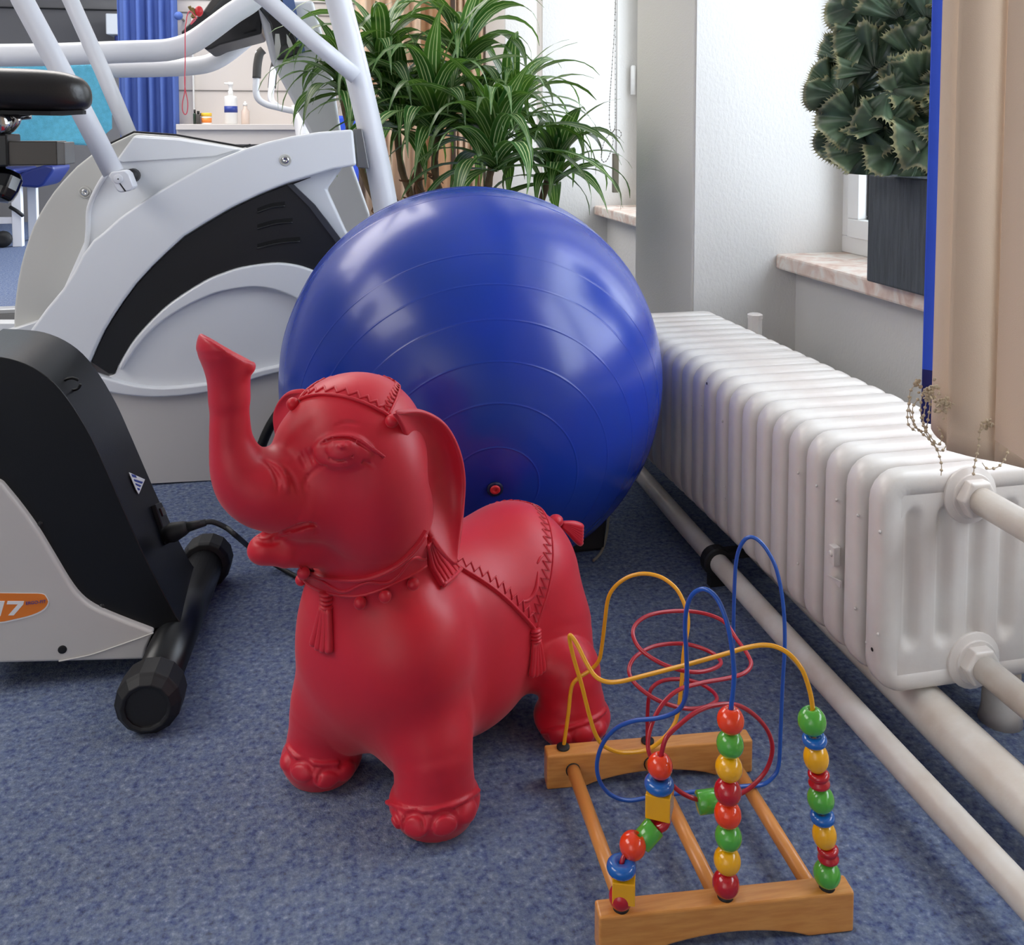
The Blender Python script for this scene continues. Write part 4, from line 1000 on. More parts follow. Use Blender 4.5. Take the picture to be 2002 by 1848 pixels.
# neck and head
chain([Fc_ + np.array((-.0, -.01, .06)), ec(738, 1010, 1.175)], [.088, .070], .02)
HC_ = ec(697, 864, 1.172)
ell(HC_, (.086, .084, .084), (-.9, -.43, 0), .015)
ball(ec(742, 968, 1.135), (.056, .055, .072), .04); ball(ec(730, 960, 1.205), (.054, .054, .068), .04)
ball(ec(655, 868, 1.155), (.050, .056, .054), .04)
ball(ec(588, 880, 1.145), (.030, .036, .034), .03)
# muzzle, trunk, lower lip
chain([ec(690, 965, 1.150), ec(600, 972, 1.125), ec(535, 958, 1.105)], [.060, .052, .043], .022)
tk = [(535, 962, 1.105, .042), (497, 950, 1.098, .041), (470, 920, 1.092, .034), (453, 868, 1.09, .0255), (449, 810, 1.09, .0225), (448, 755, 1.09, .0215), (449, 718, 1.09, .0215)]
_tp = cat_rom([list(ec(*t[:3])) + [t[3]] for t in tk], 5)
chain(list(_tp[:, :3]), list(_tp[:, 3]), .016)
# flared trunk mouth
_fp = cat_rom([list(ec(449, 775, 1.09)) + [.0212], list(ec(447, 742, 1.09)) + [.0225], list(ec(445, 712, 1.09)) + [.0265], list(ec(441, 675, 1.09)) + [.0325]], 5)
chain(list(_fp[:, :3]), list(_fp[:, 3]), .010)
cone(ec(436, 712, 1.09), ec(402, 680, 1.09), .016, .0055, .010)
cone(ec(452, 722, 1.088), ec(486, 717, 1.086), .016, .0075, .010)
_n = np.array((.42, .26, .87)); _n /= np.linalg.norm(_n)
PR.append(('es', ec(445, 694, 1.09) + _n * .075, np.array((.075,) * 3), None, .005))
cone(ec(446, 700, 1.089), ec(448, 735, 1.09), .0075, .006, .004, True)
# lower jaw
chain([ec(524, 1072, 1.108), ec(560, 1076, 1.114), ec(640, 1056, 1.15)], [.0175, .0205, .034], .016)
ell(ec(515, 1074, 1.108), (.019, .0155, .0165), (-.9, -.43, 0), .01)
lo, hi = (-.42, .99, -.02), (.16, 1.58, .645)
GH = .0055
GN = [int((hi[i] - lo[i]) / GH) + 2 for i in range(3)]
GA = sdf(np.stack(np.meshgrid(*[lo[i] + GH * np.arange(GN[i]) for i in range(3)], indexing='ij'), -1).reshape(-1, 3)).reshape(GN)
GL = GA.tolist()
def fs(x, y, z):                   # quick trilinear lookup of the smooth body
    u, v, w = (x - lo[0]) / GH, (y - lo[1]) / GH, (z - lo[2]) / GH
    i, j, k = int(u), int(v), int(w)
    if u < 0 or v < 0 or w < 0 or i >= GN[0] - 1 or j >= GN[1] - 1 or k >= GN[2] - 1: return .05
    u -= i; v -= j; w -= k; A = GL[i]; B = GL[i + 1]; a0 = A[j]; a1 = A[j + 1]; b0 = B[j]; b1 = B[j + 1]; l = k + 1
    return ((a0[k] * (1 - w) + a0[l] * w) * (1 - v) + (a1[k] * (1 - w) + a1[l] * w) * v) * (1 - u) + ((b0[k] * (1 - w) + b0[l] * w) * (1 - v) + (b1[k] * (1 - w) + b1[l] * w) * v) * u
def march(px, py, prims=None, D0=.95, D1=1.6):
    a = ec(px, py, 1.0) - np.array((0, 0, H)); d = a / np.linalg.norm(a); dx, dy, dz = map(float, d); t = D0 / dy; bf, bt = 9, t
    while t * dy < D1:
        f = fs(dx * t, dy * t, H + dz * t)
        if f < bf: bf, bt = f, t
        if f < 2e-4: break
        t += max(f * .8, 3e-4)
    return np.array((dx * bt, dy * bt, H + dz * bt))
def grad(p, prims=None, h=.002):
    x, y, z = map(float, p); n = np.array((fs(x + h, y, z) - fs(x - h, y, z), fs(x, y + h, z) - fs(x, y - h, z), fs(x, y, z + h) - fs(x, y, z - h)))
    return n / (np.linalg.norm(n) + 1e-12)
BASE = list(PR)
def onskin(pts, lift=0.0, conv=hp):
    out = []
    for x, y in pts:
        p = march(*conv(x, y), BASE); out.append(p + grad(p, BASE) * lift)
    return out
def relief(pts, r, lift, k=.0018, sub=False, conv=hp, taper=True, n=3):
    q = [tuple(v) for v in cat_rom(pts, n)]; w = onskin(q, lift, conv); m = len(w)
    rs = [r * (0.35 + 0.65 * math.sin(math.pi * (i + .5) / m)) if taper else r for i in range(m)]
    chain(w, rs, k, sub)
c = onskin([(815, 668)])[0]; n_ = grad(c, BASE)
def bump(x, y, r, depth, conv=hp, k=.004, asp=1.0):
    c = onskin([(x, y)], 0, conv)[0]; n_ = grad(c, BASE); u = np.cross(n_, zz); u /= np.linalg.norm(u); w = np.cross(u, n_)
    PR.append(('e', c - n_ * (.25 * depth), np.array((depth * 1.25, r, r * asp)), np.stack([n_, u, w]), k))
bump(820, 662, .0330, .0060, asp=.60, k=.006)
bump(822, 656, .0225, .0115, k=.0015, asp=.80)
bump(828, 634, .0105, .0150, k=.001, asp=.62)
relief([(712, 612), (745, 594), (800, 582), (865, 584), (925, 606), (990, 650), (1058, 696)], .0034, .0030)
relief([(705, 626), (740, 608), (790, 596), (860, 598), (920, 622), (985, 668)], .0026, .0040, sub=True)
relief([(715, 640), (722, 680), (755, 715), (810, 735), (870, 728), (915, 700), (932, 655)], .0028, .0030)
relief([(740, 655), (755, 690), (800, 708), (860, 700), (890, 668)], .0018, .0062, sub=True)
relief([(780, 625), (790, 650), (828, 662), (862, 648), (868, 622)], .0020, .0090)
relief([(930, 715), (965, 728), (1000, 757)], .0026, .0006, sub=True)
relief([(785, 520), (845, 500), (918, 514)], .0026, .0008, sub=True)
for q in ([(588, 675), (600, 710), (622, 748)], [(612, 662), (628, 700), (645, 738)], [(645, 655), (652, 690), (668, 718)]): relief(q, .0036, .0004, sub=True)
relief([(740, 735), (680, 758), (635, 800), (612, 845), (615, 885)], .0028, .0008, sub=True)
relief([(360, 706), (415, 738), (450, 790), (462, 850), (455, 895)], .0034, .0008, sub=True)
relief([(468, 712), (520, 765), (553, 820), (572, 890)], .0032, .0008, sub=True)
relief([(410, 716), (470, 760), (510, 830), (515, 890)], .0045, -.001)
relief([(322, 1100), (370, 1122), (440, 1128), (520, 1110), (590, 1086), (640, 1074), (676, 1082)], .0056, -.0030, sub=True, k=.002)
relief([(335, 1148), (395, 1170), (460, 1160), (540, 1128)], .0040, .0006, sub=True)
relief([(672, 1082), (684, 1100), (678, 1118)], .0030, .0008, sub=True)
# toenails and foot rims
for x, y, r in ((785, 1712, .019), (945, 1700, .019), (700, 1690, .014), (1075, 1650, .015)): bump(x, y, r, .0055, bp_, .003, .8)
for x, y, r in ((190, 1425, .017), (325, 1465, .017), (100, 1385, .012), (430, 1440, .014)): bump(x, y, r, .0050, bp_, .003, .8)
for x, y, r in ((1560, 1262, .016), (1690, 1250, .015), (1780, 1215, .012)): bump(x, y, r, .0050, bp_, .003, .8)
for q in ([(648, 1600), (700, 1622), (780, 1640), (880, 1640), (980, 1618), (1060, 1582), (1125, 1540)], [(118, 1300), (150, 1345), (200, 1378), (290, 1395), (380, 1390)], [(1470, 1225), (1560, 1215), (1660, 1190), (1750, 1150), (1800, 1110)]):
    relief(q, .0028, .0012, conv=bp_, taper=False)
for q in ([(740, 1735), (748, 1682), (790, 1655), (832, 1680), (842, 1735)], [(882, 1760), (890, 1690), (945, 1648), (1005, 1672), (1022, 1740)], [(664, 1700), (684, 1652), (712, 1690), (720, 1735)], [(142, 1420), (160, 1388), (200, 1378), (236, 1400), (246, 1440)], [(275, 1490), (290, 1440), (330, 1425), (372, 1440)]):
    relief(q, .0034, .0034, sub=True, conv=bp_, k=.003)
localise(PR[len(BASE):])
def voxelise(prims, lo, hi, h):
    hc = h * 4; n = [int(math.ceil((hi[i] - lo[i]) / hc)) + 1 for i in range(3)]
    ax = [lo[i] + hc * np.arange(n[i]) for i in range(3)]
    X = np.stack(np.meshgrid(*ax, indexing='ij'), -1).reshape(-1, 3)
    cf = sdf(X, prims).reshape(n)
    nf = [(v - 1) * 4 + 1 for v in n]
    rep = cf
    for a in range(3):
        idx = np.minimum((np.arange(nf[a]) + 2) // 4, n[a] - 1); rep = np.take(rep, idx, axis=a)
    Fv = rep.copy(); m = np.abs(rep) < hc * 1.5
    I = np.argwhere(m)
    for s in range(0, len(I), 200000):
        J = I[s:s + 200000]; Fv[J[:, 0], J[:, 1], J[:, 2]] = sdf(np.array(lo) + J * h, prims)
    return Fv
def nets(Fv, lo, h):
    S = Fv < 0; nx, ny, nz = Fv.shape
    acc = np.zeros((nx - 1, ny - 1, nz - 1, 3)); cnt = np.zeros((nx - 1, ny - 1, nz - 1))
    offs = [(0, 0, 0), (1, 0, 0), (0, 1, 0), (1, 1, 0), (0, 0, 1), (1, 0, 1), (0, 1, 1), (1, 1, 1)]
    sl = lambda o: (slice(o[0], nx - 1 + o[0]), slice(o[1], ny - 1 + o[1]), slice(o[2], nz - 1 + o[2]))
    for i in range(8):
        for a in range(3):
            if offs[i][a] == 0:
                o2 = list(offs[i]); o2[a] = 1
                A, B = Fv[sl(offs[i])], Fv[sl(o2)]; m = (A < 0) != (B < 0)
                t = np.where(m, A / np.where(m, A - B, 1), 0)
                for c_ in range(3): acc[..., c_] += np.where(m, offs[i][c_] + (t if c_ == a else 0), 0)
                cnt += m
    act = cnt > 0; idx = -np.ones(act.shape, int); idx[act] = np.arange(act.sum())
    V = (np.argwhere(act) + acc[act] / cnt[act][:, None]) * h + np.array(lo)
    Q = []
    for a in range(3):
        b, c_ = (a + 1) % 3, (a + 2) % 3
        sA = [slice(None)] * 3; sB = [slice(None)] * 3; sA[a] = slice(0, -1); sB[a] = slice(1, None)
        m = S[tuple(sA)] != S[tuple(sB)]; I = np.argwhere(m)
        I = I[(I[:, b] > 0) & (I[:, c_] > 0) & (I[:, b] < Fv.shape[b] - 1) & (I[:, c_] < Fv.shape[c_] - 1)]
        inside = S[tuple(I.T)]
        def g_(db, dc): J = I.copy(); J[:, b] += db; J[:, c_] += dc; return idx[J[:, 0], J[:, 1], J[:, 2]]
        q = np.stack([g_(-1, -1), g_(0, -1), g_(0, 0), g_(-1, 0)], 1)
        q[~inside] = q[~inside][:, ::-1]; Q.append(q)
    return V, np.concatenate(Q)
hh = .0026
EV, EF = nets(voxelise(PR, lo, hi, hh), lo, hh)
for _ in range(2):                # pull the vertices onto the surface
    f0 = sdf(EV); Gd = np.stack([(sdf(EV + np.eye(3)[i] * 1e-3) - f0) / 1e-3 for i in range(3)], 1)
    EV = EV - np.clip(f0 / np.maximum((Gd ** 2).sum(1), .3), -hh, hh)[:, None] * Gd
EV[:, 2] = np.maximum(EV[:, 2], 0.0008)
ele = thing('elephant_hopper', 'red rubber hopping elephant toy with raised trunk, saddle cloth and tassels', 'toy', C2W(np.array((-.085, 1.29, 0))))
mk('body', C2W(EV), EF.tolist(), M_red, ele)
# helpers that lay patches and cords over the skin
def normal_at(p): return grad(p, BASE)
def ray_out(c, d, lim=.3):
    d = d / np.linalg.norm(d); t = .03; pv = fs(*map(float, c + d * t))
    while t < lim:
        v = fs(*map(float, c + d * (t + .005)))
        if v > 0: 
            if pv <= 0: break
        pv = v; t += .005
    a, b = t, t + .005
    for _ in range(12):
        m_ = (a + b) / 2
        if fs(*map(float, c + m_ * d)) > 0: b = m_
        else: a = m_
    return c + d * a
def patch(fn, nu, nv, lift, thick, name, edge_in=.004):
    V = []; Fq = []; N = (nu + 1) * (nv + 1)
    top = []; bot = []
    for j in range(nv + 1):
        for i in range(nu + 1):
            p = fn(i / nu, j / nv); n_ = normal_at(p); top.append(p + n_ * lift); bot.append(p - n_ * thick)
    for j in range(nv):
        for i in range(nu): q = j * (nu + 1) + i; Fq += [(q, q + 1, q + nu + 2, q + nu + 1), (N + q + nu + 1, N + q + nu + 2, N + q + 1, N + q)]
    for j in range(nv):
        for q in (j * (nu + 1), j * (nu + 1) + nu): Fq.append((q, q + nu + 1, N + q + nu + 1, N + q))
    for i in range(nu):
        for q in (i, nv * (nu + 1) + i): Fq.append((q, q + 1, N + q + 1, N + q))
    return mk(name, C2W(np.array(top + bot)), Fq, M_red, ele, bevel=.0012, seg=2, ang=50)
def cord(fn, uvs, r, lift, name, n=4, sharp=False, g=None):
    w = []
    pts = cat_rom(uvs, n) if not sharp else np.array(uvs)
    for u, v in pts:
        p = fn(u, v); w.append(p + normal_at(p) * lift)
    V, Fq = tube(C2W(np.array(w)), r, 6)
    if g is None: return mk(name, V, Fq, M_red, ele)
    g.add(V, Fq)
# saddle cloth: a diamond over the back, its corners on both flanks
AX = (Fc_ - Rc_); AL = np.linalg.norm(AX); AX = AX / AL
SD = np.cross(AX, zz); SD /= np.linalg.norm(SD)
if SD @ sd < 0: SD = -SD
UP = np.cross(SD, AX); UP = UP if UP[2] > 0 else -UP
Mid = (Fc_ + Rc_) / 2
def loc_(p):
    q = p - Mid; return q @ AX, math.atan2(q @ SD, q @ UP)
SB = march(1046, 1238, BASE); sf = march(890, 1108, BASE); sr = march(1098, 1040, BASE)
su, sphi = loc_(SB); fu, fphi = loc_(sf); ru, rphi = loc_(sr)
print('saddle', su, math.degrees(sphi), 'front', fu, math.degrees(fphi), 'rear', ru, math.degrees(rphi))
# extend the two visible edges to the spine
Uf = su + (fu - su) * sphi / max(sphi - fphi, .2); Ur = su + (ru - su) * sphi / max(sphi - rphi, .2)
Uf = min(Uf, .15); Ur = max(Ur, -.17)
def saddle(u, v):
    # u, v in 0..1 over the diamond: corners front, near flank, rear, far flank
    cs = [(Uf, 0), (su, sphi), (Ur, 0), (su, -sphi)]
    a = np.array(cs[0]) * (1 - u) * (1 - v) + np.array(cs[1]) * u * (1 - v) + np.array(cs[2]) * u * v + np.array(cs[3]) * (1 - u) * v
    s_, ph = a; c = Mid + AX * max(min(s_, AL * .6), -AL * .6) ; d = SD * math.sin(ph) + UP * math.cos(ph)
    ex = s_ - max(min(s_, AL * .6), -AL * .6)
    if abs(ex) > 1e-6: d = d + AX * ex / .12
    return ray_out(c, d)
patch(saddle, 30, 30, .0032, .006, 'saddle_cloth')
g = G()
for e in range(4):
    def on(t, ins, e=e): return [(t, ins), (1 - ins, t), (1 - t, 1 - ins), (ins, 1 - t)][e]
    cord(saddle, [on(t, .012) for t in np.linspace(.012, .988, 24)], .0021, .0032, '', g=g, sharp=True)
    nt_ = 17; zig = []
    for k in range(nt_):
        zig += [on(.05 + .9 * (k + .0) / nt_, .035), on(.05 + .9 * (k + .5) / nt_, .085 if k % 1 == 0 else .05)]
    cord(saddle, zig, .0020, .0034, '', g=g, sharp=True)
g.mk('cloth_trim', M_red, ele)
BS = BASE
sw_ = [(1468, 292), (1452, 305), (1436, 335)]
sw2 = [(1440, 375), (1436, 420), (1428, 465), (1408, 505), (1380, 528), (1356, 532)]
g = G()
for q, r in ((sw_, .0022), (sw2, .0036)):
    w = [march(*bp_(x, y), BASE) for x, y in cat_rom(q, 4)]; w = [p + grad(p, BASE) * .0030 for p in w]; m = len(w)
    g.add(*tube(C2W(np.array(w)), [r * (.3 + .7 * math.sin(math.pi * (i + .5) / m)) for i in range(m)], 8))
g.mk('cloth_emboss', M_red, ele)
def tassel(px, py, wpx, hpx, name='tassel', knob=1):
    top = march(px, py, BASE); D = top[1]; s_ = D / F; n_ = grad(top, BASE); g = G()
    dn = -zz - n_ * (-zz @ n_); dn /= np.linalg.norm(dn); rt = np.cross(n_, dn)
    kr = wpx * .30 * s_ 
    kc = top + dn * kr * .6 + n_ * .003
    for i in range(4): g.add(*[C2W(np.array(ellip((0, 0, 0), (kr * 1.0, kr * .36, kr * .9), 14, 8)[0]) @ np.stack([rt, dn, n_]) + kc + dn * kr * (.55 * i - .5))] + [ellip((0, 0, 0), 1, 14, 8)[1]])
    L = hpx * s_; sk0 = kc + dn * kr * 1.3
    for i in range(4):
        t = (i - 1.5) / 1.5; a = sk0 + rt * kr * .55 * t
        b = sk0 + dn * (L - kr * 2.2) * (1 - .05 * abs(t)) + rt * wpx * .5 * s_ * .82 * t
        pts = [a, a * .5 + b * .5, b * .8 + a * .2, b]
        pts = [q - grad(q, BASE) * (fs(*map(float, q)) - .0035) for q in pts]
        g.add(*tube(C2W(cat_rom(pts, 3)), [wpx * .5 * s_ * v for v in np.interp(np.linspace(0, 1, 10), [0, .5, .9, 1], [.26, .30, .34, .27])], 10))
    g.mk(name, M_red, ele)
tassel(641, 1156, 54, 124); tassel(1044, 1230, 42, 96)
# collar: a raised band with a wavy cord and beads
up_e = [(176, 338), (215, 358), (270, 380), (350, 396), (430, 402), (520, 396), (600, 372), (680, 330), (745, 278), (800, 215), (840, 150)]
lo_e = [(186, 392), (220, 432), (280, 466), (360, 488), (440, 500), (520, 494), (600, 466), (680, 428), (745, 398), (800, 372), (842, 345)]
U = cat_rom(up_e, 3); L_ = cat_rom(lo_e, 3); 
def collar(u, v):
    i = u * (len(U) - 1); i0 = int(min(i, len(U) - 2)); f = i - i0
    a = U[i0] * (1 - f) + U[i0 + 1] * f; b = L_[i0] * (1 - f) + L_[i0 + 1] * f; q = a * (1 - v) + b * v
    return march(*bp_(*q), BASE)
patch(collar, 40, 5, .0045, .006, 'collar')
g = G()
cord(collar, [(u, .08) for u in np.linspace(.01, .99, 26)], .0024, .0045, '', g=g, sharp=True)
cord(collar, [(u, .94) for u in np.linspace(.01, .99, 26)], .0020, .0042, '', g=g, sharp=True)
cord(collar, [(u, .48 + .22 * math.sin(u * 21)) for u in np.linspace(.06, .97, 50)], .0023, .0045, '', g=g, sharp=True)
g.mk('collar_cord', M_red, ele)
for x, y in ((198, 352), (212, 425), (508, 525), (630, 490), (768, 430)):
    p = march(*bp_(x, y), BASE); p = p + grad(p, BASE) * .0065; mk('collar_bead', *ellip(C2W(p), .0078, 16, 12), M_red, ele)
# pleated bow at the side of the neck
bow = [[(838, 225), (868, 350), (925, 458)], [(852, 205), (905, 320), (965, 428)], [(858, 185), (950, 300), (1022, 372)]]
def bowf(u, v):
    r0 = cat_rom(bow[0], 6); r1 = cat_rom(bow[1], 6); r2 = cat_rom(bow[2], 6); i = int(round(v * 12)); 
    q = r0[i] * (1 - u) * (1 - 2 * u if u < .5 else 0) if False else (r0[i] * (1 - 2 * u) + r1[i] * 2 * u if u < .5 else r1[i] * (2 - 2 * u) + r2[i] * (2 * u - 1))
    return march(*bp_(*q), BASE)
patch(bowf, 6, 12, .006, .008, 'neck_bow')
g = G()
for u in (0.02, .22, .42, .62, .82, .98): cord(bowf, [(u, v) for v in np.linspace(0, 1, 13)], .0026, .006, '', g=g, sharp=True)
cord(bowf, [(u, 1) for u in np.linspace(0, 1, 7)], .003, .006, '', g=g, sharp=True)
g.mk('bow_pleats', M_red, ele)
# head cloth
Ch = HC_ - np.array((0, 0, .0))
def dirof(px, py): p = march(px, py, BASE); d = p - Ch; return d / np.linalg.norm(d)
d1, d2 = dirof(*hp(585, 385)), dirof(*hp(1078, 468)); d3v = dirof(*hp(1185, 335))
hd = np.array((-.9, -.43, 0)); hs = np.array((.43, -.9, 0))
def mirror(d): return d - 2 * (d @ hs) * hs
mid_f = d1
d3 = -hd * .62 + hs * .12 + zz * .78; d4 = mirror(d2)
# four corners: forehead, near temple, back of the head, far temple
def cap(u, v):
    # smooth blend of corner directions, with slightly curved front edges
    d = d1 * (1 - u) * (1 - v) + d2 * u * (1 - v) + d3 * u * v + d4 * (1 - u) * v
    d = d + zz * .35 * u * (1 - u) * 0
    return ray_out(Ch, d)
d1 = dirof(*hp(585, 385))
patch(cap, 24, 24, .0026, .006, 'head_cloth')
g = G()
for e in range(4):
    def on(t, ins, e=e): return [(t, ins), (1 - ins, t), (1 - t, 1 - ins), (ins, 1 - t)][e]
    cord(cap, [on(t, .012) for t in np.linspace(.012, .988, 20)], .0020, .0026, '', g=g, sharp=True)
    zig = []
    for k in range(9): zig += [on(.08 + .84 * k / 9, .045), on(.08 + .84 * (k + .5) / 9, .13)]
    cord(cap, zig, .0019, .0030, '', g=g, sharp=True)
g.mk('cloth_trim', M_red, ele)
for d in (d1, d2, d4):
    p = ray_out(Ch, d + (-zz * .10)); p = p + normal_at(p) * .004; mk('cloth_bead', *ellip(C2W(p), .0082, 16, 12), M_red, ele)
# ears
def sheet(inner, outer, bow_, name, th=.006, flip=1):
    A = cat_rom([ec(*hp(x, y), D) for x, y, D in inner], 5); B = cat_rom([ec(*hp(x, y), D) for x, y, D in outer], 5)
    m = min(len(A), len(B)); nu = 12; V = []; Fq = []
    for i in range(m):
        for k in range(nu + 1):
            t = k / nu; p = A[i] * (1 - t) + B[i] * t
            p = p + np.array(bow_) * math.sin(math.pi * t) * math.sin(math.pi * min(i / (m - 1) * 1.0 + .05, 1))
            V.append(p)
    for i in range(m - 1):
        for k in range(nu): q = i * (nu + 1) + k; Fq.append((q, q + 1, q + nu + 2, q + nu + 1))
    return mk(name, C2W(np.array(V)), Fq, M_red, ele, solid=th, sub=1)
sheet([(1112, 452, 1.095), (1165, 560, 1.120), (1200, 700, 1.135), (1225, 840, 1.145), (1240, 970, 1.150), (1290, 1110, 1.145), (1370, 1230, 1.135), (1442, 1292, 1.130)],
      [(1120, 446, 1.095), (1262, 436, 1.135), (1392, 505, 1.165), (1472, 640, 1.180), (1507, 800, 1.185), (1500, 980, 1.178), (1480, 1150, 1.155), (1456, 1294, 1.132)], (.0, .022, 0), 'ear')
sheet([(620, 330, 1.235), (590, 400, 1.245), (560, 480, 1.25), (540, 570, 1.25), (540, 680, 1.25)], [(605, 326, 1.24), (520, 335, 1.265), (460, 395, 1.28), (440, 485, 1.285), (470, 640, 1.28)], (0, .01, 0), 'ear')
# tail tuft
g = G()
t0 = march(*bp_(1560, 150), BASE); 
for k in range(6):
    t = k / 5; a = ec(*bp_(1572, 118 + 10 * t), 1.462); b = ec(*bp_(1682 - 6 * t, 140 + 88 * t), 1.475)
    m_ = (a + b) / 2 + np.array((0, 0, .002)); g.add(*tube(C2W(cat_rom([a, m_, b], 4)), [.004, .0045, .005, .0055, .006, .0065, .0065, .006, .0045], 8))
g.add(*ellip(C2W(ec(*bp_(1540, 105), 1.455)), (.012, .012, .010), 14, 10)); g.add(*ellip(C2W(ec(*bp_(1450, 78), 1.44)), (.011, .010, .006), 12, 8))
g.mk('tail', M_red, ele)
# ------------------------------------------------------------------ dracaena
rnd = random.Random(7)
pc = C2W(np.array((.0, 2.75, 0)))
dr = thing('dracaena', 'green and cream striped dracaena plant behind the blue ball', 'potted plant', (pc[0], pc[1], 0))
def leafmesh(L, w, lift, droop, twist, nm):
    n = 12; V = []; Fq = []; UV = []
    x = 0; z = 0; a = lift; s_ = L / n
    for i in range(n + 1):
        t = i / n; ww = w * (0.40 + 0.6 * math.sin(math.pi * min(t * 1.15 + .08, 1)) ** .8) * (1 if t < .55 else max(0.0, 1 - ((t - .55) / .45) ** 1.8)) + .0006
        tw_ = twist * t * t
        fold = .20 * ww
        for j, o in enumerate((-1, -.5, 0, .5, 1)):
            yy = o * ww; dz = abs(o) * fold + .0012 * math.sin(t * 17 + o)
            V.append((x - math.sin(a) * dz, yy * math.cos(tw_), z + math.cos(a) * dz + yy * math.sin(tw_))); UV.append(((o + 1) / 2, t))
        x += math.cos(a) * s_; z += math.sin(a) * s_; a -= droop / n * (0.5 + 1.1 * t)
    for i in range(n):
        for j in range(4): q = i * 5 + j; Fq.append((q, q + 1, q + 6, q + 5))
    me = bpy.data.meshes.new(nm); me.from_pydata(V, [], Fq); me.materials.append(M_leaf)
    ul = me.uv_layers.new(name='UVMap')
    for lp in me.loops: ul.data[lp.index].uv = UV[lp.vertex_index]
    me.polygons.foreach_set('use_smooth', [True] * len(me.polygons)); return me
LM = [leafmesh(.38, .0225, math.radians(l), math.radians(d), t, 'leaf') for l, d, t in
      ((80, 70, .3), (72, 130, -.4), (62, 150, .5), (55, 165, -.3), (48, 160, .6), (38, 145, -.6), (28, 130, .3), (12, 110, -.2), (66, 100, .8), (44, 120, .5), (78, 165, -.5), (22, 110, .2))]
nleaf = 0
def rosette(px, py, D, n, L, lean=(0, 0), up=1.0):
    global nleaf
    c = P(px, py, D)
    for k in range(n):
        t = (k + rnd.random()) / n
        i = (0, 8, 1, 10, 2, 3, 9, 4, 5, 6, 11, 7)[min(int(t * 12), 11)]
        o = bpy.data.objects.new('leaf', LM[i]); COL.objects.link(o); o.parent = dr
        az = k * 2.39996 + rnd.uniform(-.3, .3); s_ = L / .38 * rnd.uniform(.78, 1.12)
        o.location = Vector(tuple(c - ORG[dr.name])) + Vector((0, 0, -.05 * t))
        o.rotation_euler = (rnd.uniform(-.15, .15) + lean[0], rnd.uniform(-.15, .15) + lean[1], az)
        o.scale = (s_, rnd.uniform(.85, 1.25), s_); nleaf += 1
def aimed(px, py, D, tx, ty, tD, i, wid=1.15, L=None):
    # a leaf whose tip heads for a given spot
    global nleaf
    c = P(px, py, D); t = P(tx, ty, tD); d = t - c
    me = LM[i]; tip = np.array(me.vertices[-3].co); hl = math.hypot(d[0], d[1])
    s_ = hl / tip[0] if tip[0] > .02 else 1
    o = bpy.data.objects.new('leaf', me); COL.objects.link(o); o.parent = dr
    o.location = Vector(tuple(c - ORG[dr.name])); sz = d[2] / tip[2] if abs(tip[2]) > .03 and d[2] / tip[2] > 0 else s_
    o.scale = (s_, wid, max(min(sz, 2.2 * s_), .35 * s_)); o.rotation_euler = (0, 0, math.atan2(d[1], d[0])); nleaf += 1
R = [(968, 300, 2.55, 36, .40), (850, 235, 2.72, 40, .42), (668, 150, 2.76, 24, .29), (775, 225, 2.85, 32, .36), (1085, 330, 2.75, 26, .32), (905, 110, 2.95, 32, .38), (745, 110, 2.85, 26, .36), (1000, 215, 2.95, 26, .36), (930, 250, 2.8, 20, .36)]
for r in R: rosette(*r)
# the leading leaves that draw the outline
for a in ((968, 292, 2.60, 845, 370, 2.45, 3), (968, 292, 2.60, 1165, 165, 2.6, 5), (985, 290, 2.6, 1168, 440, 2.6, 2), (968, 290, 2.6, 960, 372, 2.35, 10), (968, 290, 2.6, 1000, 372, 2.35, 10),
          (968, 280, 2.6, 840, 95, 2.5, 0), (1000, 250, 2.6, 1065, 300, 2.4, 1), (668, 140, 2.76, 538, 262, 2.74, 3), (668, 140, 2.76, 575, 170, 2.74, 4), (668, 170, 2.76, 545, 255, 2.7, 4), (858, 215, 2.7, 1060, 2, 2.7, 8),
          (858, 215, 2.7, 700, 22, 2.6, 6), (880, 200, 2.7, 1090, 90, 2.7, 6), (905, 110, 2.9, 800, -40, 2.8, 0), (905, 110, 2.9, 960, -50, 2.8, 0), (1085, 300, 2.8, 1175, 445, 2.7, 3), (1085, 300, 2.8, 1140, 395, 2.7, 4)): aimed(*a)
for k, (pts, r) in enumerate(([(968, 300, 2.62), (955, 360, 2.68), (940, 500, 2.72), (935, 800, 2.74)], [(858, 222, 2.75), (850, 330, 2.78), (870, 430, 2.78), (900, 700, 2.76)], [(775, 225, 2.95), (785, 330, 2.9), (820, 420, 2.85), (890, 640, 2.78)], [(905, 115, 2.95), (840, 230, 2.9), (818, 340, 2.85), (850, 480, 2.8), (900, 720, 2.76)],
                    [(660, 125, 3.0), (690, 280, 2.98), (760, 450, 2.9), (890, 700, 2.78)], [(1085, 305, 2.85), (1050, 420, 2.82), (990, 600, 2.78), (930, 760, 2.76)])) and enumerate([(p_, .011) for p_ in ([(968, 300, 2.62), (955, 360, 2.68), (940, 500, 2.72), (935, 800, 2.74)], [(858, 222, 2.75), (850, 330, 2.78), (870, 430, 2.78), (900, 700, 2.76)], [(775, 225, 2.95), (785, 330, 2.9), (820, 420, 2.85), (890, 640, 2.78)], [(905, 115, 2.95), (840, 230, 2.9), (818, 340, 2.85), (850, 480, 2.8), (900, 720, 2.76)],
                    [(660, 125, 3.0), (690, 280, 2.98), (760, 450, 2.9), (890, 700, 2.78)], [(1085, 305, 2.85), (1050, 420, 2.82), (990, 600, 2.78), (930, 760, 2.76)])]):
    w = cat_rom([P(*q) for q in pts], 6); mk('cane', *tube(w, [r + .0012 * math.sin(i * 2.3) for i in range(len(w))], 10), M_stem, dr)
g = G()
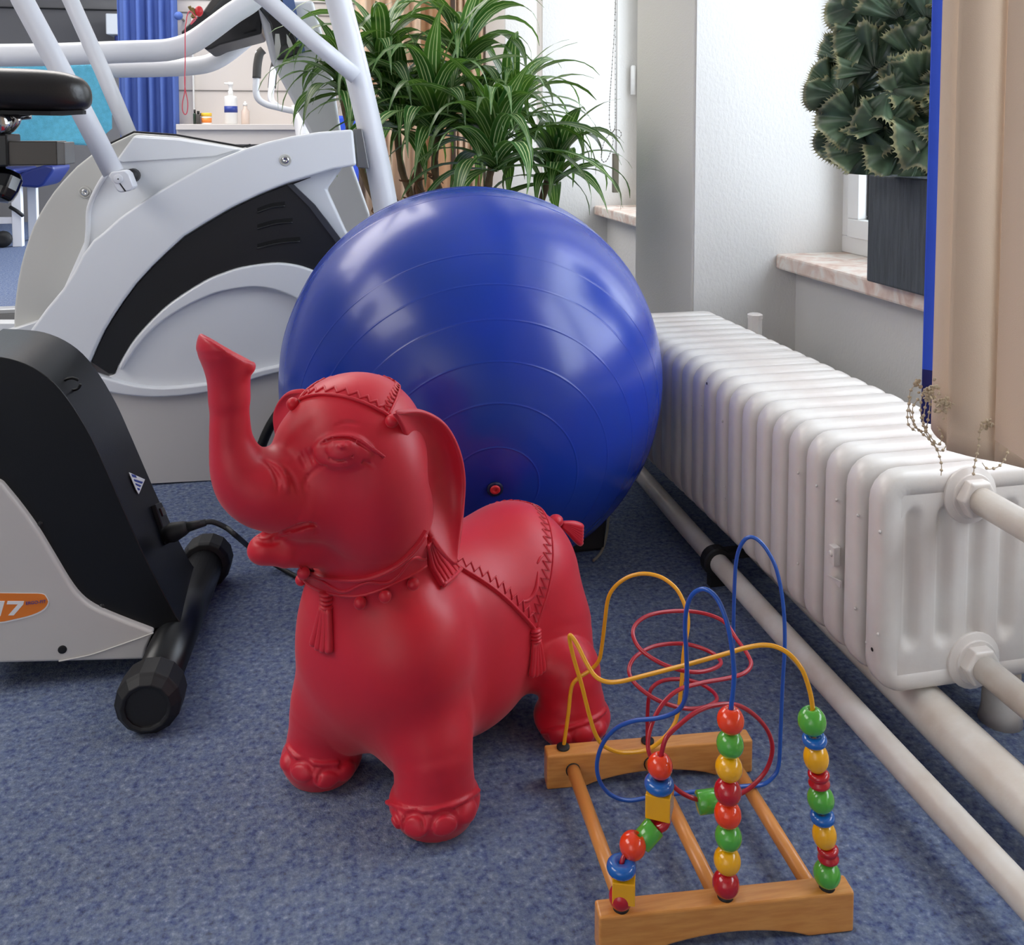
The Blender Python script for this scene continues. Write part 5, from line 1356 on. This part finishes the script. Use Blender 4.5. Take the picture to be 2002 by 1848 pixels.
for k in range(22):
    px, py = rnd.choice(((800, 370), (820, 345), (850, 360), (1040, 400), (1060, 420), (760, 385), (785, 405)))
    c = P(px + rnd.uniform(-15, 15), py + rnd.uniform(-15, 15), 2.78); q = [c]
    for _ in range(3): q.append(q[-1] + np.array((rnd.uniform(-.03, .03), rnd.uniform(-.03, .03), rnd.uniform(-.035, .005))))
    g.add(*tube(cat_rom(q, 3), [.002, .003, .004, .0045, .004, .003, .003, .002, .002, .001], 5))
g.mk('dry_leaves', M_dry, dr, smooth=False, kind='stuff')
base = P(915, 800, 2.76)
mk('pot', *lathe([(.13, 0), (.15, .02), (.19, .30), (.20, .31), (.20, .33), (.185, .33), (.18, .30)], (base[0], base[1], 0), (0, 0, 1), 32), M_slate, dr)
mk('soil', *lathe([(.0, .30), (.182, .30), (.0, .302)], (base[0], base[1], 0), (0, 0, 1), 24), M_soil, dr)

# ------------------------------------------------------------------ planter with crested euphorbia on the sill
px_, py_ = 1.19, 1.765
pt = thing('planter', 'square slate grey planter on the marble window sill', 'planter', (1.30, 1.64, SZ + .001))
def hollow(x0, y0, x1, y1, z0, z1, t, taper=.0):
    g = G(); a = [(x0, y0), (x1, y0), (x1, y1), (x0, y1)]; b = [(x0 - taper, y0 - taper), (x1 + taper, y0 - taper), (x1 + taper, y1 + taper), (x0 - taper, y1 + taper)]
    c = [(x0 + t, y0 + t), (x1 - t, y0 + t), (x1 - t, y1 - t), (x0 + t, y1 - t)]
    V = [(x, y, z0) for x, y in a] + [(x, y, z1) for x, y in b] + [(x, y, z1) for x, y in c] + [(x, y, z1 - .03) for x, y in c]
    Fq = [(3, 2, 1, 0), (12, 13, 14, 15)]
    for i in range(4):
        j = (i + 1) % 4; Fq += [(i, j, 4 + j, 4 + i), (4 + i, 4 + j, 8 + j, 8 + i), (8 + i, 8 + j, 12 + j, 12 + i)]
    return V, Fq
V, Fq = hollow(1.185, 1.62, 1.395, 1.832, SZ + .001, .752, .012)
mk('planter_shell', V, Fq, M_slate, pt, smooth=False, bevel=.004, seg=2)
eu = thing('crested_euphorbia', 'dark green crested euphorbia with ruffled spiny fans in the slate planter', 'plant', (1.29, 1.66, .73))
def fan(c, n_, upv, R_, ang, waves, amp, seed):
    rr = random.Random(seed); n_ = np.array(n_, float); n_ /= np.linalg.norm(n_); u = np.array(upv, float); u = u - n_ * (u @ n_); u /= np.linalg.norm(u); w = np.cross(n_, u)
    na, nr = 84, 7; V = []; UV = []; Fq = []; ph = rr.uniform(0, 6.28); ph2 = rr.uniform(0, 6.28)
    for sgn in (1, -1):
        for i in range(na + 1):
            a = -ang / 2 + ang * i / na
            for j in range(nr + 1):
                t = j / nr
                r = R_ * (0.10 + .90 * t) * (1 + .10 * math.sin(3 * a + ph2)) * (1 + (.05 if (i % 2 == 0 and j == nr) else 0))
                off = amp * t ** 1.6 * (math.sin(waves * a + ph) + .5 * math.sin(waves * 1.7 * a + ph2) + .25 * math.sin(waves * 3.9 * a)) + sgn * (.0045 * (1 - t ** 2) + .0007) + .0004 * math.sin(i * 1.1)
                V.append(np.array(c) + u * (r * math.cos(a)) + w * (r * math.sin(a)) + n_ * off); UV.append((i / na, t))
    N = (na + 1) * (nr + 1)
    for s_ in (0, 1):
        for i in range(na):
            for j in range(nr): q = s_ * N + i * (nr + 1) + j; Fq.append((q, q + 1, q + nr + 2, q + nr + 1))
    for i in range(na): q = i * (nr + 1) + nr; Fq.append((q, q + nr + 1, N + q + nr + 1, N + q))
    # spines on the rim
    for i in range(0, na, 2):
        q = V[i * (nr + 1) + nr]; tip = q + (q - np.array(c)) / np.linalg.norm(q - np.array(c)) * .006 + n_ * rr.uniform(-.003, .003)
        b0, b1 = V[max(i - 1, 0) * (nr + 1) + nr], V[(i + 1) * (nr + 1) + nr]; k = len(V); V += [q * .65 + b0 * .35, q * .65 + b1 * .35, tip]; UV += [(0, .97)] * 3; Fq.append((k, k + 1, k + 2))
    return V, Fq, UV
rnd = random.Random(21)
FP = []
# placed fans that draw the outline (photo position, distance, size, facing)
for px, py, D, R_, fx, fz, ux_, uz in ((1640, 185, 1.95, .062, -.4, .2, -.6, .8), (1625, 170, 1.98, .055, -.2, .0, -.9, .1), (1652, 120, 1.96, .060, -.7, .1, -.2, 1), (1680, 235, 1.93, .075, -.2, .1, -.5, -.4), (1655, 275, 1.96, .060, -.3, .0, -.9, .2), (1700, 290, 1.93, .075, 0, -.1, -.5, -.8), (1760, 290, 1.90, .075, .1, 0, .1, -1),
                                    (1710, 140, 1.92, .085, -.1, .3, -.2, .9), (1770, 215, 1.88, .085, .1, .1, .5, .2), (1790, 120, 1.9, .085, .1, .2, .3, .9), (1700, 60, 1.93, .075, -.3, .2, -.6, .6), (1760, 40, 1.90, .085, 0, .1, 0, 1), (1690, 5, 1.94, .075, -.4, .1, -.6, .5), (1770, -30, 1.92, .085, .1, .1, .2, 1), (1740, 175, 1.87, .070, -.1, .2, .5, -.3), (1800, 300, 1.88, .065, .2, 0, .5, -.6), (1810, 40, 1.88, .08, 0, 0, .8, .5), (1730, 250, 1.87, .065, 0, .3, .3, .9), (1740, 95, 2.0, .09, .1, .1, .3, 1), (1750, 165, 2.0, .09, -.1, .1, -.3, 1), (1715, 205, 1.98, .085, .1, -.1, .3, -1), (1800, 160, 1.98, .09, .1, .1, .3, 1), (1740, 130, 1.97, .07, -.3, .2, .6, .4), (1770, 80, 1.96, .07, .3, .1, -.6, .6), (1665, 192, 1.99, .07, .1, .1, -.3, 1), (1742, 277, 1.98, .08, .1, .1, .3, 1), (1690, 130, 2.0, .08, 0, 0, -.2, 1), (1674, 180, 1.97, .055, .1, 0, .2, -1), (1668, 215, 1.97, .05, 0, 0, -.1, 1), (1742, 250, 1.97, .06, 0, 0, .1, -1), (1736, 300, 1.96, .05, 0, 0, 0, 1)):
    FP.append((P(px, py, D), C2W(np.array((fx, -1, fz))), C2W(np.array((ux_, 0.1, uz))), R_))
for k in range(44):
    a = rnd.uniform(0, 6.28); z = rnd.uniform(.79, 1.16); r = rnd.uniform(.02, .10)
    c = np.array((1.285 + r * math.cos(a), 1.62 + r * math.sin(a) * 1.3, z))
    if c[0] > 1.37: c[0] = 1.36
    FP.append((c, (rnd.uniform(-1, 1), rnd.uniform(-1, 1), rnd.uniform(-.5, .8)), (math.cos(a), math.sin(a), rnd.uniform(-.3, 1)), rnd.uniform(.05, .08)))
for i, (c, n_, u, R_) in enumerate(FP):
    V, Fq, UV = fan(c, n_, u, R_, rnd.uniform(2.4, 4.6), rnd.choice((3, 4, 5)), R_ * rnd.uniform(.26, .42), i)
    V = np.array(V); V[:, 2] = np.maximum(V[:, 2], .757); V[:, 0] = np.minimum(V[:, 0], 1.395)
    mk('crested_fan', V, Fq, M_crest, eu, uv=UV)
g = G()
for k in range(7):
    a = k * .9; g.add(*tube(cat_rom([(1.29 + .02 * math.cos(a), 1.66 + .02 * math.sin(a), .735), (1.28 + .045 * math.cos(a), 1.64 + .05 * math.sin(a), .88), (1.275 + .05 * math.cos(a), 1.63 + .06 * math.sin(a), 1.05)], 5), .03, 10))
g.mk('stem', M_crest, eu)
mk('soil', *box((1.198, 1.633, .724), (1.382, 1.819, .731)), M_soil, pt, smooth=False)
# ------------------------------------------------------------------ curtains
def curtain(x0, x1, Y, z0, z1, folds, amp, name, label, m, seed=0, parent=None):
    rr = random.Random(seed); n = folds * 12; V = []; Fq = []; rows = (0, .25, .5, .75, 1)
    for t in rows:
        for i in range(n + 1):
            u = i / n; a = amp * (1 - .25 * t) * math.sin(u * folds * 6.283 + .6 * math.sin(u * 9 + seed)) + .3 * amp * math.sin(u * folds * 12.9 + seed)
            V.append((x0 + (x1 - x0) * (u + .006 * math.sin(t * 5 + u * 30)), Y + a, z0 + (z1 - z0) * t))
    for j in range(len(rows) - 1):
        for i in range(n): q = j * (n + 1) + i; Fq.append((q, q + 1, q + n + 2, q + n + 1))
    o = mk(name, V, Fq, m, solid=.004)
    return tag(o, label, 'curtain', None if m is M_curt else 'beige curtains on the partition wall')
curtain(-.96, -.66, 5.30, .25, 2.45, 5, .035, 'curtain', 'blue cloth curtain hanging at the left end of the shelf wall', M_curt, 1)
curtain(.27, .62, 5.25, .03, 2.45, 5, .030, 'curtain', 'beige folded curtain left of the dracaena behind the frame tube', M_beige, 2)
curtain(.63, .80, 5.33, .03, 2.45, 2, .02, 'curtain', 'apricot curtain lining showing behind the dracaena', M_orangec, 3)
curtain(.81, .965, 5.22, .03, 2.45, 4, .026, 'curtain', 'beige folded curtain right of the dracaena beside the window pier', M_beige, 4)
# ------------------------------------------------------------------ shelf wall with its small things
sh = thing('wall_counter', 'long grey counter ledge along the partition wall', 'counter', (-.1, 5.25, .77))
ZS = PY(450, 243, 5.2)[2]
mk('counter_top', *box((-.655, 5.12, ZS - .03), (.26, 5.42, ZS)), M_back, sh, smooth=False, bevel=.003)
mk('counter_apron', *box((-.655, 5.14, ZS - .105), (.26, 5.42, ZS - .03)), M_back, sh, smooth=False)
mk('counter_painted_shade', *box((-.655, 5.16, 0), (.26, 5.42, ZS - .105)), M_dark, sh, smooth=False)  # solid base in darker grey, standing in for the shadow under the ledge
for z in (2.0, 1.55, 1.48, 1.06):
    st(mk('trim_wall_joint', *box((-.69, 5.414, z), (.27, 5.422, z + .004)), M_dark, smooth=False))
st(mk('trim_wall_edge', *box((-.60, 5.40, ZS), (-.592, 5.42, 1.5)), M_pvc, smooth=False))
def onledge(px, py=243, Y=5.24): p = PY(px, py, Y); return np.array((p[0], Y, ZS))
c = onledge(452); s_ = 5.24 / F
b = thing('pump_bottle', 'white pump bottle with blue label standing on the counter ledge', 'bottle', c)
mk('bottle_body', *lathe([(.030, 0), (.034, .004), (.034, .135), (.031, .148), (.014, .152)], c, (0, 0, 1), 24), M_pvc, b)
mk('pump_head', *lathe([(.013, .150), (.013, .175), (.010, .178), (.010, .205), (.014, .207), (.014, .222)], c, (0, 0, 1), 16), M_print, b)
mk('pump_spout', *tube([c + np.array((0, 0, .215)), c + np.array((-.03, -.01, .215))], .005, 8), M_print, b)
V, Fq = lathe([(.0345, .062), (.0345, .096)], c, (0, 0, 1), 24); mk('bottle_label', V, Fq, M_navy, b)
c = onledge(480); b = thing('spray_bottle', 'small clear dispenser bottle right of the pump bottle', 'bottle', c)
mk('bottle_body', *lathe([(.020, 0), (.022, .004), (.022, .07), (.010, .085), (.010, .10)], c, (0, 0, 1), 20), mat('clear frosted plastic', (214, 196, 184), rough=.2), b)
mk('bottle_cap', *lathe([(.011, .098), (.011, .112), (.005, .114), (.005, .122)], c, (0, 0, 1), 16), M_pvc, b)
c = onledge(404); b = thing('ointment_jar', 'orange and white jar with yellow lid on the counter ledge', 'jar', c)
mk('jar_body', *lathe([(.024, 0), (.026, .003), (.026, .044)], c, (0, 0, 1), 22), M_print, b)
mk('jar_lid', *lathe([(.0275, .042), (.0275, .057), (.025, .060)], c, (0, 0, 1), 22), M_lid, b)
V, Fq = lathe([(.0263, .008), (.0263, .034)], c, (0, 0, 1), 22); mk('jar_label', V, Fq, M_amber, b)
for px, r, h, m, nm, lab in ((381, .008, .078, mat('dark green glass', (34, 56, 44), rough=.3), 'small_vial', 'thin dark green vial at the left end of the ledge'), (388, .010, .070, M_foam, 'small_vial', 'grey capped vial between the green vial and the jar'), (394, .009, .060, mat('mauve glass', (120, 100, 120), rough=.3), 'small_vial', 'short mauve vial touching the orange jar')):
    c = onledge(px, Y=5.27 if px != 388 else 5.22); b = thing(nm, lab, 'bottle', c)
    mk('vial_body', *lathe([(r, 0), (r, h * .7), (r * .6, h * .78)], c, (0, 0, 1), 14), m, b)
    mk('vial_cap', *lathe([(r * .7, h * .76), (r * .7, h)], c, (0, 0, 1), 14), M_gasket, b)
# upper right: small wall shelf with a beige box
p0, p1 = PY(600, 118, 5.2), PY(668, 85, 5.2)
ws = thing('wall_shelf', 'small grey wall shelf seen between the treadmill upright and frame tube', 'shelf', ((p0[0] + p1[0]) / 2, 5.3, p0[2]))
mk('shelf_box', *box((p0[0], 5.2, p0[2]), (p1[0], 5.41, p1[2])), mat('mid grey shelf', (112, 110, 110), rough=.6), ws, smooth=False, bevel=.004)
q = PY(648, 85, 5.25); bx = thing('small_box', 'small beige box standing on the grey wall shelf', 'box', (q[0], 5.27, p1[2]))
mk('box_body', *box((q[0] - .03, 5.24, p1[2]), (q[0] + .03, 5.30, p1[2] + .055)), mat('beige carton', (226, 200, 150), rough=.8), bx, smooth=False, bevel=.002)
mk('box_lid', *box((q[0] - .032, 5.238, p1[2] + .042), (q[0] + .032, 5.302, p1[2] + .058)), mat('beige carton', (226, 200, 150)), bx, smooth=False, bevel=.002)
q = PY(668, 248, 4.7); 
bb = thing('blue_exercise_mat', 'rolled blue exercise mat seen through the leaves by the frame tube', 'mat', (q[0], 4.7, 0))
mk('mat_roll', *lathe([(.0, 0), (.075, 0), (.08, .01), (.08, .90), (.072, .915), (.05, .905), (.02, .91), (0, .905)], (q[0], 4.7, 0), (0, 0, 1), 28), M_slatb, bb)
mk('mat_strap', *lathe([(.0815, .80), (.0815, .83)], (q[0], 4.7, 0), (0, 0, 1), 28), M_lid, bb)
# wall phone-like blue ball with cable left of the console
q = PY(349, 31, 5.2); cb2 = thing('wall_bell', 'blue round knob with grey cable on the partition wall', 'knob', q)
mk('knob', *ellip(q, (.022, .022, .022), 16, 12), M_curt, cb2)
mk('knob_stem', *tube([q, (q[0], 5.42, q[2])], .006, 8), M_steel, cb2)
mk('cable', *tube(cat_rom([PY(336, -30, 5.38), PY(338, 10, 5.38), PY(340, 28, 5.38), PY(333, 44, 5.38), PY(328, 60, 5.38)], 6), .003, 6), M_steel, cb2)
# dim part of the room at the left
YB = 9.38
for z in (2.05, 1.94): st(mk('trim_cupboard_line', *box((-4.2, YB - .01, z), (-.69, YB + .03, z + .012)), M_gasket, smooth=False))
wb = PY(228, 48, 8.8); w_ = thing('wall_dispenser', 'white dispenser box on the dim wall left of the blue curtain', 'dispenser', (wb[0], 8.9, wb[2]))
mk('dispenser_body', *box((wb[0] - .10, 8.85, wb[2] - .08), (wb[0] + .06, 9.38, wb[2] + .10)), M_pvc, w_, smooth=False, bevel=.01)
mk('dispenser_tray', *box((wb[0] - .03, 8.85, wb[2] - .28), (wb[0] + .05, 9.38, wb[2] - .09)), M_couch, w_, smooth=False, bevel=.01)
ct = thing('treatment_couch', 'blue padded treatment couch with white steel frame in the dim room behind', 'treatment couch', (-2.4, 7.6, 0))
a = PY(20, 322, 7.6); b = PY(52, 322, 7.6); z1 = a[2]
mk('couch_pad', *box((-4.0, 7.3, z1 - .07), (b[0], 7.9, z1 - .02)), M_couch, ct, bevel=.02, seg=3)
mk('head_pad', *ext([tuple(PY(x, y, 7.4)) for x, y in ((30, 345), (60, 330), (90, 322), (106, 326), (104, 335), (85, 362), (74, 368), (40, 366))], (0, .5, 0)), M_couch, ct, bevel=.02, seg=3)
mk('couch_rail', *box((-4.0, 7.42, z1 - .17), (PY(45, 400, 7.5)[0], 7.48, z1 - .09)), M_whitem, ct, smooth=False, bevel=.005)
for Y in (7.45, 7.85):
    q = PY(38, 400, 7.5); mk('couch_leg', *box((q[0] - .033, Y - .03, 0), (q[0] + .033, Y + .03, z1 - .1)), M_whitem, ct, smooth=False, bevel=.004)
    mk('couch_leg', *box((-3.9, Y - .03, 0), (-3.83, Y + .03, z1 - .1)), M_whitem, ct, smooth=False, bevel=.004)
q0, q1 = PY(-30, 438, 7.45), PY(38, 424, 7.45)
mk('couch_brace', *box((q0[0], 7.43, q0[2]), (q1[0], 7.47, q1[2])), M_whitem, ct, smooth=False, bevel=.003)
mk('lever', *tube([PY(20, 405, 7.4), PY(32, 412, 7.38), PY(45, 422, 7.36)], .014, 8), M_blackrub, ct)
mk('castor', *lathe([(.02, -.02), (.06, -.02), (.06, .02), (.02, .02)], (PY(5, 455, 7.4)[0], 7.4, .06), (0, 1, 0), 16), M_blackrub, ct)
print('leaves', nleaf, 'objects', len(bpy.data.objects))
